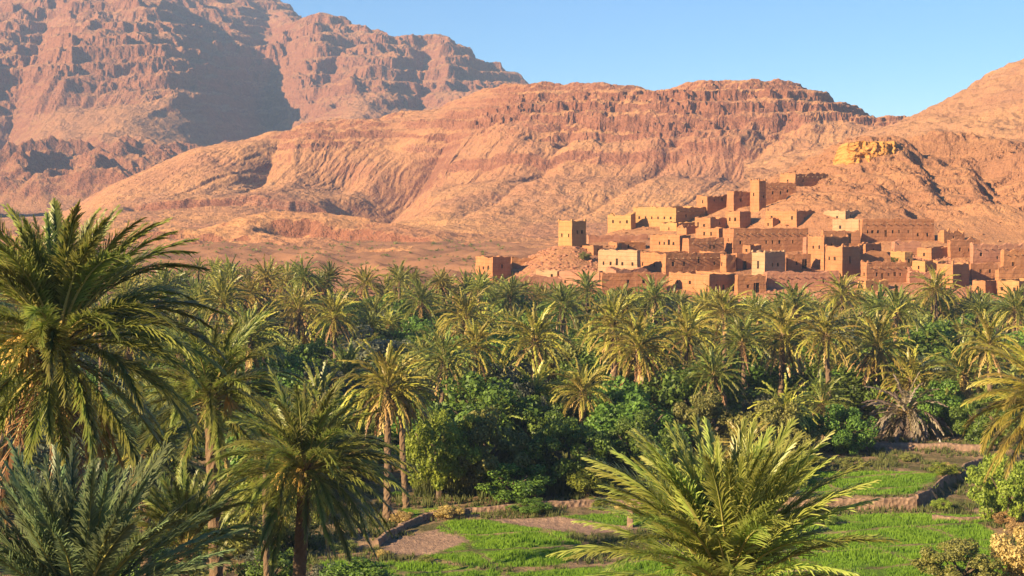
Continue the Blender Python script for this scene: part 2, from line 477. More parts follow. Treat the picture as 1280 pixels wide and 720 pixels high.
# ---- thin plate spline through surveyed points, for the near hill that carries the village
class Spline:
    def __init__(self, pts, lam=0.004):
        P = np.array([tuple(at(*p)) for p in pts])
        self.xy = P[:, :2]; n = len(P)
        K = self.U(np.hypot(P[:, None, 0] - P[None, :, 0], P[:, None, 1] - P[None, :, 1])) + lam * np.eye(n)
        Q = np.c_[np.ones(n), P[:, :2]]
        A = np.block([[K, Q], [Q.T, np.zeros((3, 3))]])
        s = np.linalg.solve(A, np.r_[P[:, 2], 0, 0, 0])
        self.w, self.a = s[:n], s[n:]
    @staticmethod
    def U(r): return np.where(r > 1e-6, (r / 50) ** 2 * np.log(np.maximum(r, 1e-6) / 50), 0.0)
    def __call__(self, x, y):
        z = self.a[0] + self.a[1] * x + self.a[2] * y
        for (px, py), w in zip(self.xy, self.w):
            z = z + w * self.U(np.hypot(x - px, y - py))
        return z
def gz(z, D): return HZ + (EYE - z) * F / D          # picture row of height z at distance D
hill_pts = [(p, gz(1.2, 255), 255) for p in (480, 640, 800, 960, 1120, 1280, 1440)]
hill_pts += [(p, gz(4.2, 270), 270) for p in (700, 850, 1000, 1150, 1300, 1440)]
hill_pts += [(560, gz(1.5, 300), 300), (590, 362, 300), (620, 348, 297), (660, 330, 295), (700, 312, 298), (718, 307, 300), (740, 322, 297), (760, 338, 290), (640, gz(2, 340), 340), (560, gz(1, 380), 380), (700, gz(3, 400), 400),
             (800, 345, 286), (900, 345, 286), (1000, 345, 286), (1100, 345, 288), (1200, 340, 290), (1300, 345, 288), (1440, 345, 288),
             (780, 318, 308), (880, 316, 306), (960, 317, 306), (1060, 320, 304), (1160, 312, 306), (1280, 312, 306), (1440, 310, 306),
             (735, 304, 322), (780, 298, 335), (870, 297, 322), (950, 284, 326), (1000, 284, 322), (1060, 285, 318), (1110, 300, 312), (1180, 296, 318), (1280, 294, 320),
             (765, 290, 345), (845, 284, 345), (900, 268, 350), (950, 262, 348), (985, 262, 330), (1010, 245, 340), (1040, 258, 330), (1100, 262, 330), (1200, 262, 334), (1300, 262, 334), (1440, 255, 334),
             (760, gz(8, 400), 400), (860, gz(15, 390), 390), (940, 240, 372), (1000, 236, 376), (1048, 209, 385), (1085, 205, 384), (1122, 204, 383), (1062, 184, 393), (1085, 177, 393), (1110, 176, 393), (1130, 175, 396), (1100, 174, 405),
             (1120, 235, 350), (1200, 225, 358), (1280, 225, 358), (1180, 195, 380), (1280, 205, 378), (1200, 172, 402), (1260, 182, 398), (1330, 195, 395), (1440, 200, 395),
             (1150, 177, 440), (1260, 185, 440), (1440, 190, 440), (1000, gz(28, 440), 440), (900, gz(14, 450), 450), (760, gz(4, 470), 470), (1000, gz(20, 500), 500), (1200, gz(30, 500), 500), (1400, gz(34, 500), 500), (640, gz(2, 500), 500)]
hill_spl = Spline(hill_pts)
def hill_base(x, y):
    return hill_spl(x, y)
def hill_h(x, y):
    z = hill_base(x, y)
    up = sstep(14, 26, z)
    fl = ridged((x * 0.8 + y * 0.5 + 5 * fbm(x / 20, y / 20, 3, 93)) / 13, (y - x * 0.4) / 30, 4, 91)
    z = z + up * (2.0 * (fl - 0.4)) + (0.4 + 1.0 * up) * fbm(x / 6, y / 6, 5, 92, 0.62)
    q = (z + 1.5 * fbm(x / 30, y / 30, 3, 95)) / 2.6
    fr = q - np.floor(q)
    z = z + (sstep(0.3, 0.8, fr) - fr) * 2.6 * 0.45 * up
    # rocky scarps on the far side of the spur, turned away from the sun
    z = scarp(z, x, y, [(1190, 338), (1160, 356), (1142, 378), (1128, 398), (1122, 415)], 6.0, 6, 46, 3, 9)
    z = scarp(z, x, y, [(1268, 335), (1240, 352), (1222, 375), (1210, 400)], 4.0, 4, 30, 3, 8)
    z = scarp(z, x, y, [(1150, 325), (1110, 340), (1095, 356), (1085, 372)], 2.0, 3, 20, 3, 6)
    edge = sstep(262, 254, y) + sstep(-25, -60, x)
    return z - 5 * edge
terrain('village_hill', hill_h, 470, 1420, 252, 500, 760, 360, M_hill)
HILL = hill_h

# ---- the bare slope that climbs out of the picture on the right
slope_loft = Loft([
    [(900, 260, 400), (1600, 240, 400)],
    [(900, 240, 450), (1060, 225, 450), (1600, 215, 450)],
    [(900, 220, 520), (1060, 190, 520), (1130, 178, 520), (1600, 150, 520)],
    [(900, 215, 600), (1060, 180, 600), (1130, 156, 600), (1200, 135, 600), (1280, 110, 600), (1420, 60, 600), (1600, 20, 600)],
    [(900, 210, 690), (1040, 185, 690), (1085, 168, 690), (1120, 158, 690), (1135, 150, 690), (1150, 144, 690), (1180, 124, 690), (1210, 112, 690), (1228, 97, 690), (1250, 87, 690), (1280, 72, 690), (1420, 20, 690), (1600, -20, 690)],
    [(900, 230, 800), (1600, 60, 820)]], 400, 860, 2.0, 3.0)
def slope_h(x, y):
    wx = 10 * fbm(x / 50, y / 50, 4, 101)
    fl = ridged((x + wx + 0.5 * y) / 40, (y - 0.3 * x) / 110, 5, 102)
    z = slope_loft(x + wx * 0.3, y + 12 * (fl - 0.4) * sstep(700, 670, y))
    q = (z + 3 * fbm(x / 60, y / 60, 3, 104)) / 5.0
    fr = q - np.floor(q)
    z = z + (sstep(0.3, 0.8, fr) - fr) * 5.0 * 0.22 + 3 * (ridged(x / 26, y / 26, 4, 107) - 0.3)
    return z + 1.5 * fbm(x / 12, y / 12, 5, 105, 0.6)
M_slope = mat_mountain('slope_rock', (0.412, 0.217, 0.108), (0.331, 0.168, 0.097), (0.251, 0.115, 0.073), (0.358, 0.188, 0.108), 1.7, (0.572, 0.385, 0.265))
terrain('right_slope_hill', slope_h, 930, 1480, 405, 850, 420, 240, M_slope)

# ---- the valley floor, one sheet to the horizon
def ground_h(x, y):
    near = 22.3 - 0.3 * y
    z = np.where(near > 0, near, 0)
    z = 0.5 * (near + np.sqrt(near * near + 6)) - 0.1
    z = np.where(y < 0, 22.3 + 0 * y, z)
    z = z + 0.22 * fbm(x / 9, y / 9, 4, 110) * sstep(-5, 30, y)
    wild = sstep(268, 300, y) * sstep(700, 480, y)
    z = z + wild * (3.6 * np.clip(ridged(x / 30, y / 26, 5, 112) - 0.1, -0.1, 1) + 1.1 * fbm(x / 9, y / 9, 4, 113, 0.6))
    z = scarp(z, x, np.maximum(y, 1.0), [(60, 420), (220, 400), (380, 410), (520, 395), (640, 400)], 2.4, 3, 18, 6, 16) if x.size > 1000 else z
    return z + 3.0 * sstep(300, 520, y)
# ------------------------------------------------------------------ the earthen village
def mat_mud(name, c, c2, c3):
    t = NT(name)
    p = t.pos(); z = t.sep(p)[2]
    n1 = t.noise(p, 0.35, 5, 0.6); n2 = t.noise(p, 2.5, 5, 0.7); n3 = t.noise(p, 11, 3, 0.7)
    col = t.mix(t.ramp(n1, [(0.35, 0), (0.65, 1)]), c, c2)
    streak = t.noise(t.map(p, (2.2, 2.2, 0.18)), 1.0, 4, 0.7)
    col = t.mix(t.ramp(streak, [(0.52, 0), (0.72, 0.65)]), col, c3)
    lift = t.math('FRACT', t.math('MULTIPLY', t.math('MULTIPLY_ADD', n1, 0.25, z), 1.25))
    seam = t.ramp(lift, [(0.0, 1), (0.07, 0), (0.94, 0), (1.0, 1)])
    col = t.mix(t.math('MULTIPLY', seam, 0.45), col, tuple(v * 0.6 for v in c2))
    col = t.mix(t.ramp(n2, [(0.5, 0), (0.75, 0.5)]), col, tuple(v * 0.66 for v in c))
    h = t.math('ADD', t.math('MULTIPLY', n2, 0.7), t.math('ADD', t.math('MULTIPLY', n3, 0.25), t.math('MULTIPLY', seam, -0.4)))
    return t.bsdf(col, 0.95, t.bump(h, 0.8, 0.12), 0.08)
M_mud = {
    'orange': mat_mud('earth_wall_orange', (0.392, 0.179, 0.081), (0.307, 0.135, 0.064), (0.442, 0.223, 0.117)),
    'red': mat_mud('earth_wall_red', (0.372, 0.164, 0.079), (0.301, 0.131, 0.066), (0.431, 0.223, 0.121)),
    'yellow': mat_mud('earth_wall_yellow', (0.419, 0.222, 0.087), (0.356, 0.177, 0.076), (0.444, 0.251, 0.111)),
    'pale': mat_mud('earth_wall_pale', (0.434, 0.266, 0.150), (0.364, 0.207, 0.115), (0.326, 0.174, 0.095)),
    'pink': mat_mud('earth_wall_pink', (0.391, 0.186, 0.112), (0.314, 0.142, 0.089), (0.439, 0.228, 0.139)),
}
t = NT('flat_roof_earth')
M_roof = t.bsdf(t.mix(t.noise(t.pos(), 0.8, 5, 0.7), (0.34, 0.19, 0.11), (0.50, 0.31, 0.18)), 0.95, t.bump(t.noise(t.pos(), 3, 4), 0.6, 0.1), 0.05)
t = NT('dark_opening_wood')
M_dark = t.bsdf(t.mix(t.noise(t.map(t.pos(), (1, 1, 8)), 3, 3), (0.022, 0.014, 0.010), (0.05, 0.03, 0.02)), 0.85)
t = NT('window_plaster')
M_trim = t.bsdf(t.mix(t.noise(t.pos(), 3, 3), (0.60, 0.45, 0.32), (0.50, 0.34, 0.22)), 0.9)
t = NT('poplar_beam')
M_beam = t.bsdf(t.mix(t.noise(t.pos(), 5, 3), (0.16, 0.10, 0.06), (0.28, 0.18, 0.11)), 0.85)

def box_mesh(name, sx, sy, sz, mat, taper=0.0):
    x, y = sx / 2, sy / 2
    V = [(-x, -y, 0), (x, -y, 0), (x, y, 0), (-x, y, 0)]
    k = 1 - taper
    V += [(-x * k, -y * k, sz), (x * k, -y * k, sz), (x * k, y * k, sz), (-x * k, y * k, sz)]
    Fc = np.array([(0, 3, 2, 1), (4, 5, 6, 7), (0, 1, 5, 4), (1, 2, 6, 5), (2, 3, 7, 6), (3, 0, 4, 7)])
    return np_mesh(name, V, Fc, mat)
me_window = box_mesh('window', 0.46, 0.06, 0.72, M_dark)
me_tall_window = box_mesh('tall_window', 0.5, 0.06, 1.3, M_dark)
me_door = box_mesh('door', 1.0, 0.08, 1.9, M_dark)
me_grille = None
me_beam = box_mesh('roof_beam', 0.13, 0.7, 0.13, M_beam)
me_merlon = box_mesh('merlon', 0.5, 0.5, 0.42, M_mud['orange'], 0.45)
me_merlons = {k: box_mesh('merlon', 0.5, 0.5, 0.42, m, 0.45) for k, m in M_mud.items()}

def wall_panels(V, Q, P0, d, nrm, L, z0, z1, holes, top_jag, batter, cx, cz, seed):
    """one outer wall face as a grid with recessed openings; d and nrm are unit 2D vectors"""
    xb = set(np.linspace(0, L, max(2, int(L / 0.7) + 1)).round(3)); zb = set(np.linspace(z0, z1, max(3, int((z1 - z0) / 0.9) + 1)).round(3))
    for (hx0, hx1, hz0, hz1) in holes:
        xb = {v for v in xb if abs(v - hx0) > 0.15 and abs(v - hx1) > 0.15 or v in (0, round(L, 3))} | {round(hx0, 3), round(hx1, 3)}
        zb = {v for v in zb if abs(v - hz0) > 0.12 and abs(v - hz1) > 0.12 or v in (round(z0, 3), round(z1, 3))} | {round(hz0, 3), round(hz1, 3)}
    xb = np.array(sorted(xb)); zb = np.array(sorted(zb))
    GX, GZ = np.meshgrid(xb, zb)
    t = (GZ - z0) / (z1 - z0)
    px = P0[0] + d[0] * GX; py = P0[1] + d[1] * GX
    # batter pulls the wall towards the middle of the plan as it rises
    k = 1 - batter * t
    px = cx[0] + (px - cx[0]) * k; py = cx[1] + (py - cx[1]) * k
    n = 0.16 * fbm(px * 0.45 + 0.31 * GZ, py * 0.45 + 0.5 * GZ + 7, 3, 120)
    ex = 1 / max(0.4, (z1 - z0))
    px = px + nrm[0] * n; py = py + nrm[1] * n
    pz = GZ - (t > 0.80) * np.clip(fbm(px * 0.22, py * 0.22, 2, seed + 9) - 0.25, 0, 1) * 2.6 * top_jag * ((t - 0.8) / 0.2) + (t > 0.999) * top_jag * (fbm(px * 0.55, py * 0.55, 5, seed, 0.7) * 2.0 - 0.2)
    base = len(V); nr, nc = GX.shape
    V.extend(zip(px.ravel(), py.ravel(), pz.ravel()))
    for r in range(nr - 1):
        for c in range(nc - 1):
            mx = (xb[c] + xb[c + 1]) / 2; mz = (zb[r] + zb[r + 1]) / 2
            ids = (base + r * nc + c, base + r * nc + c + 1, base + (r + 1) * nc + c + 1, base + (r + 1) * nc + c)
            if any(h[0] < mx < h[1] and h[2] < mz < h[3] for h in holes):
                # reveal: push the rim inwards
                q = len(V)
                for i in ids:
                    v = V[i]; V.append((v[0] - nrm[0] * 0.35, v[1] - nrm[1] * 0.35, v[2]))
                for a in range(4):
                    b = (a + 1) % 4
                    Q.append((ids[a], ids[b], q + b, q + a))
                continue
            Q.append(ids)
    return [base + (nr - 1) * nc + c for c in range(nc)]

RECTS = []
def house(cat, label, xc, yt, yb, D, wl, wr, mat='orange', phi=24, wins=(), rwins=(), name='earth_house', group='earthen houses of the hillside village',
          jag=0.35, merlons=False, beams=0, door=None, down=3.5, batter=0.03, deep=None, extra_windows=None):
    RECTS.append((xc - wl, yt, xc + wr, yb))
    C = at(xc, yb, D)
    ph = math.radians(phi)
    r = (math.cos(ph), math.sin(ph)); l = (-math.sin(ph), math.cos(ph))
    def along(dv, px):
        u = (px - 640) / F
        return (u * C.y - C.x) / (dv[0] - u * dv[1])
    Lr = along(r, xc + wr); Ll = along(l, xc - wl)
    Lr = min(max(Lr, 1.5), 34.0); Ll = min(max(Ll, 1.5), 30.0)
    H = (yb - yt) * D / F
    root = empty(name, (C.x, C.y, C.z))
    tag(root, label, cat, group)
    # plan corners relative to the root: near corner, right, back, left
    p0 = (0, 0); p1 = (r[0] * Lr, r[1] * Lr); p2 = (p1[0] + l[0] * Ll, p1[1] + l[1] * Ll); p3 = (l[0] * Ll, l[1] * Ll)
    cx = (p2[0] / 2, p2[1] / 2)
    z0, z1 = -down, H
    def to_wall(px, py, dv, L):
        t = along(dv, px)
        yy = C.y + t * dv[1]
        z = EYE - (py - HZ) / F * yy - C.z
        return t, z
    V = []; Q = []; tops = []
    inst = []
    seed = int(xc * 7 + yt) % 997
    nrm_r = (math.sin(ph), -math.cos(ph)); nrm_l = (-math.cos(ph), -math.sin(ph))
    def make_holes(ws, dv, L, nrm, flip):
        holes = []
        for w in ws:
            px, py = w[0], w[1]
            kind = w[2] if len(w) > 2 else 'window'
            hw, hh = {'window': (0.46, 0.72), 'tall_window': (0.5, 1.3), 'door': (1.0, 1.9)}[kind]
            kw_, kh_ = random.uniform(0.8, 1.35), random.uniform(0.85, 1.2); hw *= kw_; hh *= kh_
            t, z = to_wall(px, py, dv, L)
            t = min(max(t, hw / 2 + 0.3), L - hw / 2 - 0.3)
            if L < hw + 0.7: continue
            x0, x1, za, zb2 = t - hw / 2, t + hw / 2, z - hh / 2, z + hh / 2
            if zb2 > z1 - 0.35: za -= zb2 - (z1 - 0.35); zb2 = z1 - 0.35
            if za < z0 + 0.2: continue
            if any(not (x1 + 0.2 < h[0] or x0 - 0.2 > h[1]) for h in holes): continue
            if any(abs(za - h[2]) < 0.45 for h in holes):      # windows of one storey share their lines
                h = min(holes, key=lambda h: abs(za - h[2])); za = h[2]; zb2 = za + hh if abs(h[3] - h[2] - hh) > 0.15 else h[3]; kh_ *= (zb2 - za) / hh
            holes.append((x0, x1, za, zb2))
            kk = 1 - batter * ((za + zb2) / 2 - z0) / (z1 - z0)
            wx = cx[0] + (dv[0] * t - cx[0]) * kk - nrm[0] * 0.2; wy = cx[1] + (dv[1] * t - cx[1]) * kk - nrm[1] * 0.2
            inst.append((kind, (wx, wy, za - 0.0), math.atan2(nrm[0], -nrm[1]), (kw_, 1, kh_)))
        return holes
    hr = make_holes(rwins, r, Lr, nrm_r, False)
    # left wall runs from the far corner p3 to p0 so that its faces point outwards
    hl_ = make_holes(wins, l, Ll, nrm_l, True)
    hl = [(Ll - b, Ll - a, c, d) for a, b, c, d in hl_]
    tops.append(wall_panels(V, Q, p3, (-l[0], -l[1]), nrm_l, Ll, z0, z1, hl, jag, batter, cx, 0, seed))
    tops.append(wall_panels(V, Q, p0, r, nrm_r, Lr, z0, z1, hr, jag, batter, cx, 0, seed))
    tops.append(wall_panels(V, Q, p1, l, (-nrm_l[0], -nrm_l[1]), Ll, z0, z1, [], jag, batter, cx, 0, seed))
    tops.append(wall_panels(V, Q, p2, (-r[0], -r[1]), (-nrm_r[0], -nrm_r[1]), Lr, z0, z1, [], jag, batter, cx, 0, seed))
    th = 0.42; dz = 0.55
    kx = max(0.3, 1 - 2 * th / min(Lr, Ll))
    sxy = (max(0.3, 1 - 2 * th / max(Lr, 1)), max(0.3, 1 - 2 * th / max(Ll, 1)))
    def inset(v):
        # shrink in plan along the house axes
        a = (v[0] - cx[0]) * r[0] + (v[1] - cx[1]) * r[1]; b = (v[0] - cx[0]) * l[0] + (v[1] - cx[1]) * l[1]
        a *= sxy[0]; b *= sxy[1]
        return (cx[0] + a * r[0] + b * l[0], cx[1] + a * r[1] + b * l[1])
    for row in tops:
        q = len(V)
        for i in row:
            v = V[i]; w = inset(v); V.append((w[0], w[1], v[2]))
        q2 = len(V)
        for i in row:
            v = V[i]; w = inset(v); V.append((w[0], w[1], z1 - dz - 0.25))
        for c in range(len(row) - 1):
            Q.append((row[c], row[c + 1], q + c + 1, q + c))
            Q.append((q + c, q + c + 1, q2 + c + 1, q2 + c))
    me = np_mesh('wall', V, np.array(Q), M_mud[mat])
    link('wall', me, root)
    # roof
    RV = []
    for a in (p0, p1, p2, p3):
        w = (cx[0] + (a[0] - cx[0]) * (1 - batter), cx[1] + (a[1] - cx[1]) * (1 - batter))
        w = inset(w); RV.append((w[0], w[1], z1 - dz - 0.2))
    RV += [(a, b, c + 0.2) for a, b, c in RV]
    link('roof', np_mesh('roof', RV, np.array([(4, 5, 6, 7), (0, 1, 5, 4), (1, 2, 6, 5), (2, 3, 7, 6), (3, 0, 4, 7)]), M_roof), root)
    for kind, loc, rz, sc_ in inst:
        link('door' if kind == 'door' else 'window', {'window': me_window, 'tall_window': me_tall_window, 'door': me_door}[kind], root, loc, (0, 0, rz), sc_)
    if merlons:
        for a in (p0, p1, p2, p3):
            w = (cx[0] + (a[0] - cx[0]) * (1 - batter - 0.06), cx[1] + (a[1] - cx[1]) * (1 - batter - 0.06))
            link('merlon', me_merlons[mat], root, (w[0], w[1], z1 - 0.12), (0, 0, ph), (1, 1, 0.9 + 0.3 * random.random()))
    if wr > 40 and cat != 'wall' and not beams: beams = int(Lr / 1.6)
    for k in range(beams):
        tt = (k + 0.5) / beams * Lr
        link('roof_beam', me_beam, root, (r[0] * tt + nrm_r[0] * 0.1, r[1] * tt + nrm_r[1] * 0.1, z1 - dz - 0.55), (0, 0, ph))
    return root

def R(x0, x1, y, n, kind='window'):
    return [(x0 + (x1 - x0) * k / max(1, n - 1), y, kind) for k in range(n)]

house('tower', 'square orange tower alone on the mound at the left end of the village', 715, 276, 308, 300, 17.5, 18, 'yellow', 40, R(702, 711, 294, 2), R(722, 728, 290, 2), 'watch_tower', None, 0.25, True)
house('house', 'low orange house at the far left end of the village, half behind palms', 616, 321, 352, 288, 22, 23, 'orange', 40, [(604, 335), (610, 335)], [(628, 333)], jag=0.3)
house('wall', 'long crumbled orange wall running right from the leftmost low house', 640, 322, 342, 296, 2, 34, 'orange', 12, name='ruined_wall', group=None, jag=0.9)
house('wall', 'pale low wall at the foot of the ruined mound, left of the brown front wall', 697, 338, 360, 276, 28, 4, 'pale', 60, [(690, 345)], [], 'boundary_wall', None, 0.5)
house('house', 'low broad pale front building left of the long reddish wall', 750, 339, 366, 272, 52, 4, 'pink', 66, R(706, 740, 352, 3), [], jag=0.3)
house('house', 'whitish plastered house with a row of dark windows beside the orange house', 797, 313, 343, 284, 50, 3, 'pale', 58, [(754, 329), (763, 329), (771, 327, 'tall_window'), (778, 329), (791, 330)], [], jag=0.3, beams=0)
house('house', 'wide orange house with a long shaded front right of the whitish house', 832, 317, 346, 286, 35, 78, 'orange', 26, [(802, 330), (817, 330), (827, 331)], [(841, 330), (855, 330), (874, 325, 'tall_window'), (894, 331), (903, 331)], jag=0.3)
house('wall', 'long low reddish front wall directly above the palms below the whitish house', 752, 341, 370, 270, 3, 82, 'red', 14, [], [(785, 352), (805, 354)], 'boundary_wall', None, 0.5)
house('house', 'bright front house with one shaded side below the wide orange house', 887, 343, 372, 270, 52, 34, 'orange', 40, [(846, 352), (862, 354)], [(896, 360, 'tall_window'), (905, 362, 'tall_window')], jag=0.3)
house('house', 'orange house with five small windows above the wide orange house', 850, 294, 317, 303, 38, 14, 'orange', 50, [(824, 304), (830, 304), (836, 303, 'tall_window'), (842, 304)], [], jag=0.3)
house('house', 'reddish square block with a blank shaded front in the middle of the terraces', 861, 298, 318, 300, 9, 45, 'red', 22, [], [(888, 309), (893, 309)], jag=0.3)
house('house', 'small upper house with two window slits and a narrow dark side', 888, 272, 291, 325, 20, 26, 'orange', 42, [(872, 281, 'tall_window'), (880, 280)], [(900, 279)], jag=0.3)
house('house', 'low orange step of a house below the small slit-windowed house', 899, 285, 302, 314, 30, 7, 'orange', 50, [(880, 292), (889, 291)], [], jag=0.4)
house('kasbah', 'long yellow wall with small openings at the upper left of the village', 845, 259, 288, 345, 55, 62, 'yellow', 50, R(798, 838, 272, 6), R(858, 896, 270, 3), 'earth_castle', None, 0.3)
house('house', 'low broken yellow annex at the left foot of the long yellow wall', 789, 267, 290, 347, 30, 6, 'yellow', 52, R(766, 784, 277, 3), [], jag=0.8)
house('house', 'upper reddish house with broken roofline behind the yellow wall', 884, 244, 262, 355, 14, 32, 'orange', 35, [(878, 252)], [(893, 250), (903, 250)], jag=0.6)
house('house', 'upper dark-sided house just left of the tall tower', 917, 239, 262, 352, 9, 26, 'red', 32, [], [(926, 250)], jag=0.5)
house('tower', 'tallest tower of the village with a bright narrow side and battered walls', 949, 225, 282, 338, 12, 9, 'orange', 36, [(942, 243), (943, 256), (942, 268)], [(955, 246), (955, 262)], 'fortress_tower', None, 0.3, True, batter=0.07)
house('kasbah', 'big shaded house with corner points joined to the tallest tower', 952, 228, 268, 352, 10, 44, 'red', 20, [], [(966, 241), (976, 240), (985, 239)], 'earth_castle', None, 0.5, True)
house('house', 'topmost yellowish house at the edge of the bare hill', 994, 216, 240, 372, 20, 42, 'orange', 34, [(984, 226)], [(1004, 226)], jag=0.6)
house('house', 'small lit house below the tallest tower on its left', 925, 264, 286, 326, 19, 14, 'orange', 44, [(912, 274), (919, 273)], [], jag=0.3)
house('kasbah', 'big central reddish block with a flat lit roof and a broad shaded front', 916, 286, 320, 304, 14, 96, 'red', 16, [(909, 300)], [(925, 303), (958, 302), (966, 302), (975, 302), (992, 304)], 'earth_castle', None, 0.3)
house('house', 'orange house on the roof line behind the central block', 996, 263, 288, 322, 40, 29, 'orange', 46, [(964, 272), (974, 278), (990, 273)], [(1006, 274), (1014, 274)], jag=0.4, merlons=True)
house('house', 'whitish stepped house right of the central block', 1057, 263, 289, 322, 29, 18, 'pale', 48, [(1036, 272), (1046, 272)], [(1064, 270)], jag=0.6)
house('house', 'low whitish front annex of the stepped house under its dark top', 1074, 274, 296, 314, 34, 3, 'pale', 58, [(1050, 284)], [], jag=0.4)
house('kasbah', 'long shaded wall house with a row of windows against the bare hill', 1077, 274, 306, 310, 3, 92, 'red', 12, [], [(1084, 290), (1090, 290), (1097, 291), (1107, 292, 'tall_window'), (1116, 290), (1124, 290), (1136, 291), (1148, 292), (1160, 293)], 'earth_castle', None, 0.5)
house('tower', 'square tower house with lit side and three windows behind the lower corner tower', 1030, 296, 342, 292, 21, 32, 'orange', 34, [(1016, 309), (1024, 309), (1023, 321)], [(1040, 307)], 'tower_house', None, 0.3, True)
house('tower', 'shorter corner tower with two lit windows in front of the square tower house', 1053, 308, 350, 284, 22, 23, 'orange', 36, [(1036, 323), (1043, 323)], [(1063, 325, 'tall_window')], 'tower_house', None, 0.3, True)
house('tower', 'narrow pale tower with one bright side in the front row', 956, 315, 352, 282, 17, 26, 'pale', 36, [(947, 331, 'tall_window')], [(966, 331), (973, 331)], 'tower_house', None, 0.3, True)
house('house', 'deep red house between the narrow pale tower and the square tower house', 984, 318, 345, 290, 4, 30, 'red', 14, [], [(996, 329), (1006, 330, 'door')], jag=0.4)
house('house', 'small red house with a dark doorway left of the narrow pale tower', 921, 317, 345, 291, 8, 22, 'red', 22, [], [(931, 333, 'door')], jag=0.4)
house('house', 'long low front building with a blank shaded wall below the narrow tower', 958, 340, 366, 275, 5, 92, 'pink', 12, [], [(985, 352), (1030, 352)], jag=0.4)
house('house', 'low plain front house beside the blank shaded wall, left part under palms', 922, 344, 372, 271, 4, 36, 'orange', 16, [], [(935, 358), (946, 360, 'door')], jag=0.4)
house('house', 'low flat roofed house with five small windows below the rubble slope', 1083, 328, 357, 280, 8, 52, 'red', 16, [(1080, 343)], [(1096, 343), (1103, 345, 'tall_window'), (1111, 343), (1119, 343), (1126, 343)], jag=0.3, merlons=True)
house('tower', 'small square tower with a lit left side near the right end of the front row', 1191, 330, 366, 276, 21, 21, 'orange', 38, [(1180, 343)], [(1201, 344)], 'tower_house', None, 0.3, True)
house('house', 'low cube house right of the small square tower', 1232, 351, 372, 270, 17, 14, 'orange', 42, [(1222, 360)], [], jag=0.3)
house('house', 'low bright house at the right end of the front row', 1274, 351, 376, 268, 28, 26, 'yellow', 46, R(1252, 1268, 361, 2), [], jag=0.3)
house('house', 'shaded house with blank front right of the long wall house', 1188, 299, 326, 300, 3, 38, 'red', 14, [], [(1200, 312), (1212, 313)], jag=0.6)
house('house', 'upper shaded terrace house at the right end with scattered windows', 1216, 305, 342, 296, 4, 64, 'pink', 12, [], [(1226, 318), (1247, 322), (1257, 333), (1270, 337), (1262, 319)], jag=0.6)
house('house', 'shaded front terrace house between the small tower and the right end', 1214, 330, 350, 283, 3, 34, 'red', 12, [], [(1226, 339), (1238, 341)], jag=0.5)
house('house', 'long shaded house running out past the right end', 1254, 312, 350, 290, 4, 90, 'orange', 10, [], [(1266, 330), (1290, 330)], jag=0.5)
house('wall', 'thin ruined wall climbing the rubble slope below the long wall house', 1118, 302, 312, 302, 4, 34, 'pink', 8, name='ruined_wall', group=None, jag=0.7, down=1.0)
house('wall', 'broken terrace wall between the rubble and the flat roofed house', 1070, 316, 326, 290, 3, 44, 'orange', 10, name='ruined_wall', group=None, jag=0.9, down=1.0)
house('house', 'narrow shaded house squeezed between the wide orange house and the red ones', 908, 318, 346, 288, 8, 12, 'orange', 30, [(902, 330)], [], jag=0.4)
house('house', 'small dark-roofed house between the central block and the square tower house', 1008, 296, 320, 300, 5, 24, 'pink', 18, [], [(1018, 305)], jag=0.4)

house('wall', 'dark low retaining wall between the watch tower and the upper terraces', 735, 294, 305, 322, 2, 76, 'pink', 12, name='retaining_wall', group=None, jag=0.6)
house('wall', 'shaded wall below the whitish stepped house', 1029, 289, 307, 306, 3, 47, 'red', 12, [], [(1062, 298, 'door')], name='retaining_wall', group=None, jag=0.5)
house('wall', 'reddish low wall at the palm edge in front of the ruined mound', 642, 346, 370, 266, 3, 62, 'pink', 10, name='boundary_wall', group=None, jag=0.5)
house('wall', 'low wall joining the flat roofed house to the small square tower', 1137, 340, 362, 281, 2, 34, 'pink', 10, name='boundary_wall', group=None, jag=0.7)
house('house', 'small lit cube house wedged below the tall tower on its right', 966, 272, 290, 324, 10, 20, 'orange', 40, [(960, 281)], [], jag=0.5)
house('house', 'low shaded room in front of the yellow wall, right end', 846, 278, 294, 336, 22, 24, 'yellow', 40, [(836, 286)], [(858, 286)], jag=0.5)
house('house', 'broken roofless room left of the small upper slit windowed house', 858, 282, 296, 326, 12, 18, 'orange', 36, [], [], jag=1.2)
house('house', 'flat little house between the tower house and the long wall house', 1082, 304, 322, 298, 10, 20, 'orange', 36, [], [(1092, 313)], jag=0.5)
house('wall', 'ruined wall with gaps below the rightmost shaded houses', 1248, 336, 352, 280, 3, 60, 'orange', 10, name='ruined_wall', group=None, jag=1.2)
house('house', 'half fallen house at the upper right edge of the village', 1180, 288, 304, 312, 8, 26, 'orange', 24, [], [(1192, 297)], jag=1.2)
house('house', 'square lit house right behind the low red doorway house', 938, 306, 322, 298, 10, 14, 'orange', 40, [(933, 313)], [], jag=0.5)
house('house', 'low pink house squeezed behind the pale front building', 770, 336, 352, 277, 14, 40, 'pink', 24, [], [(785, 344)], jag=0.6)

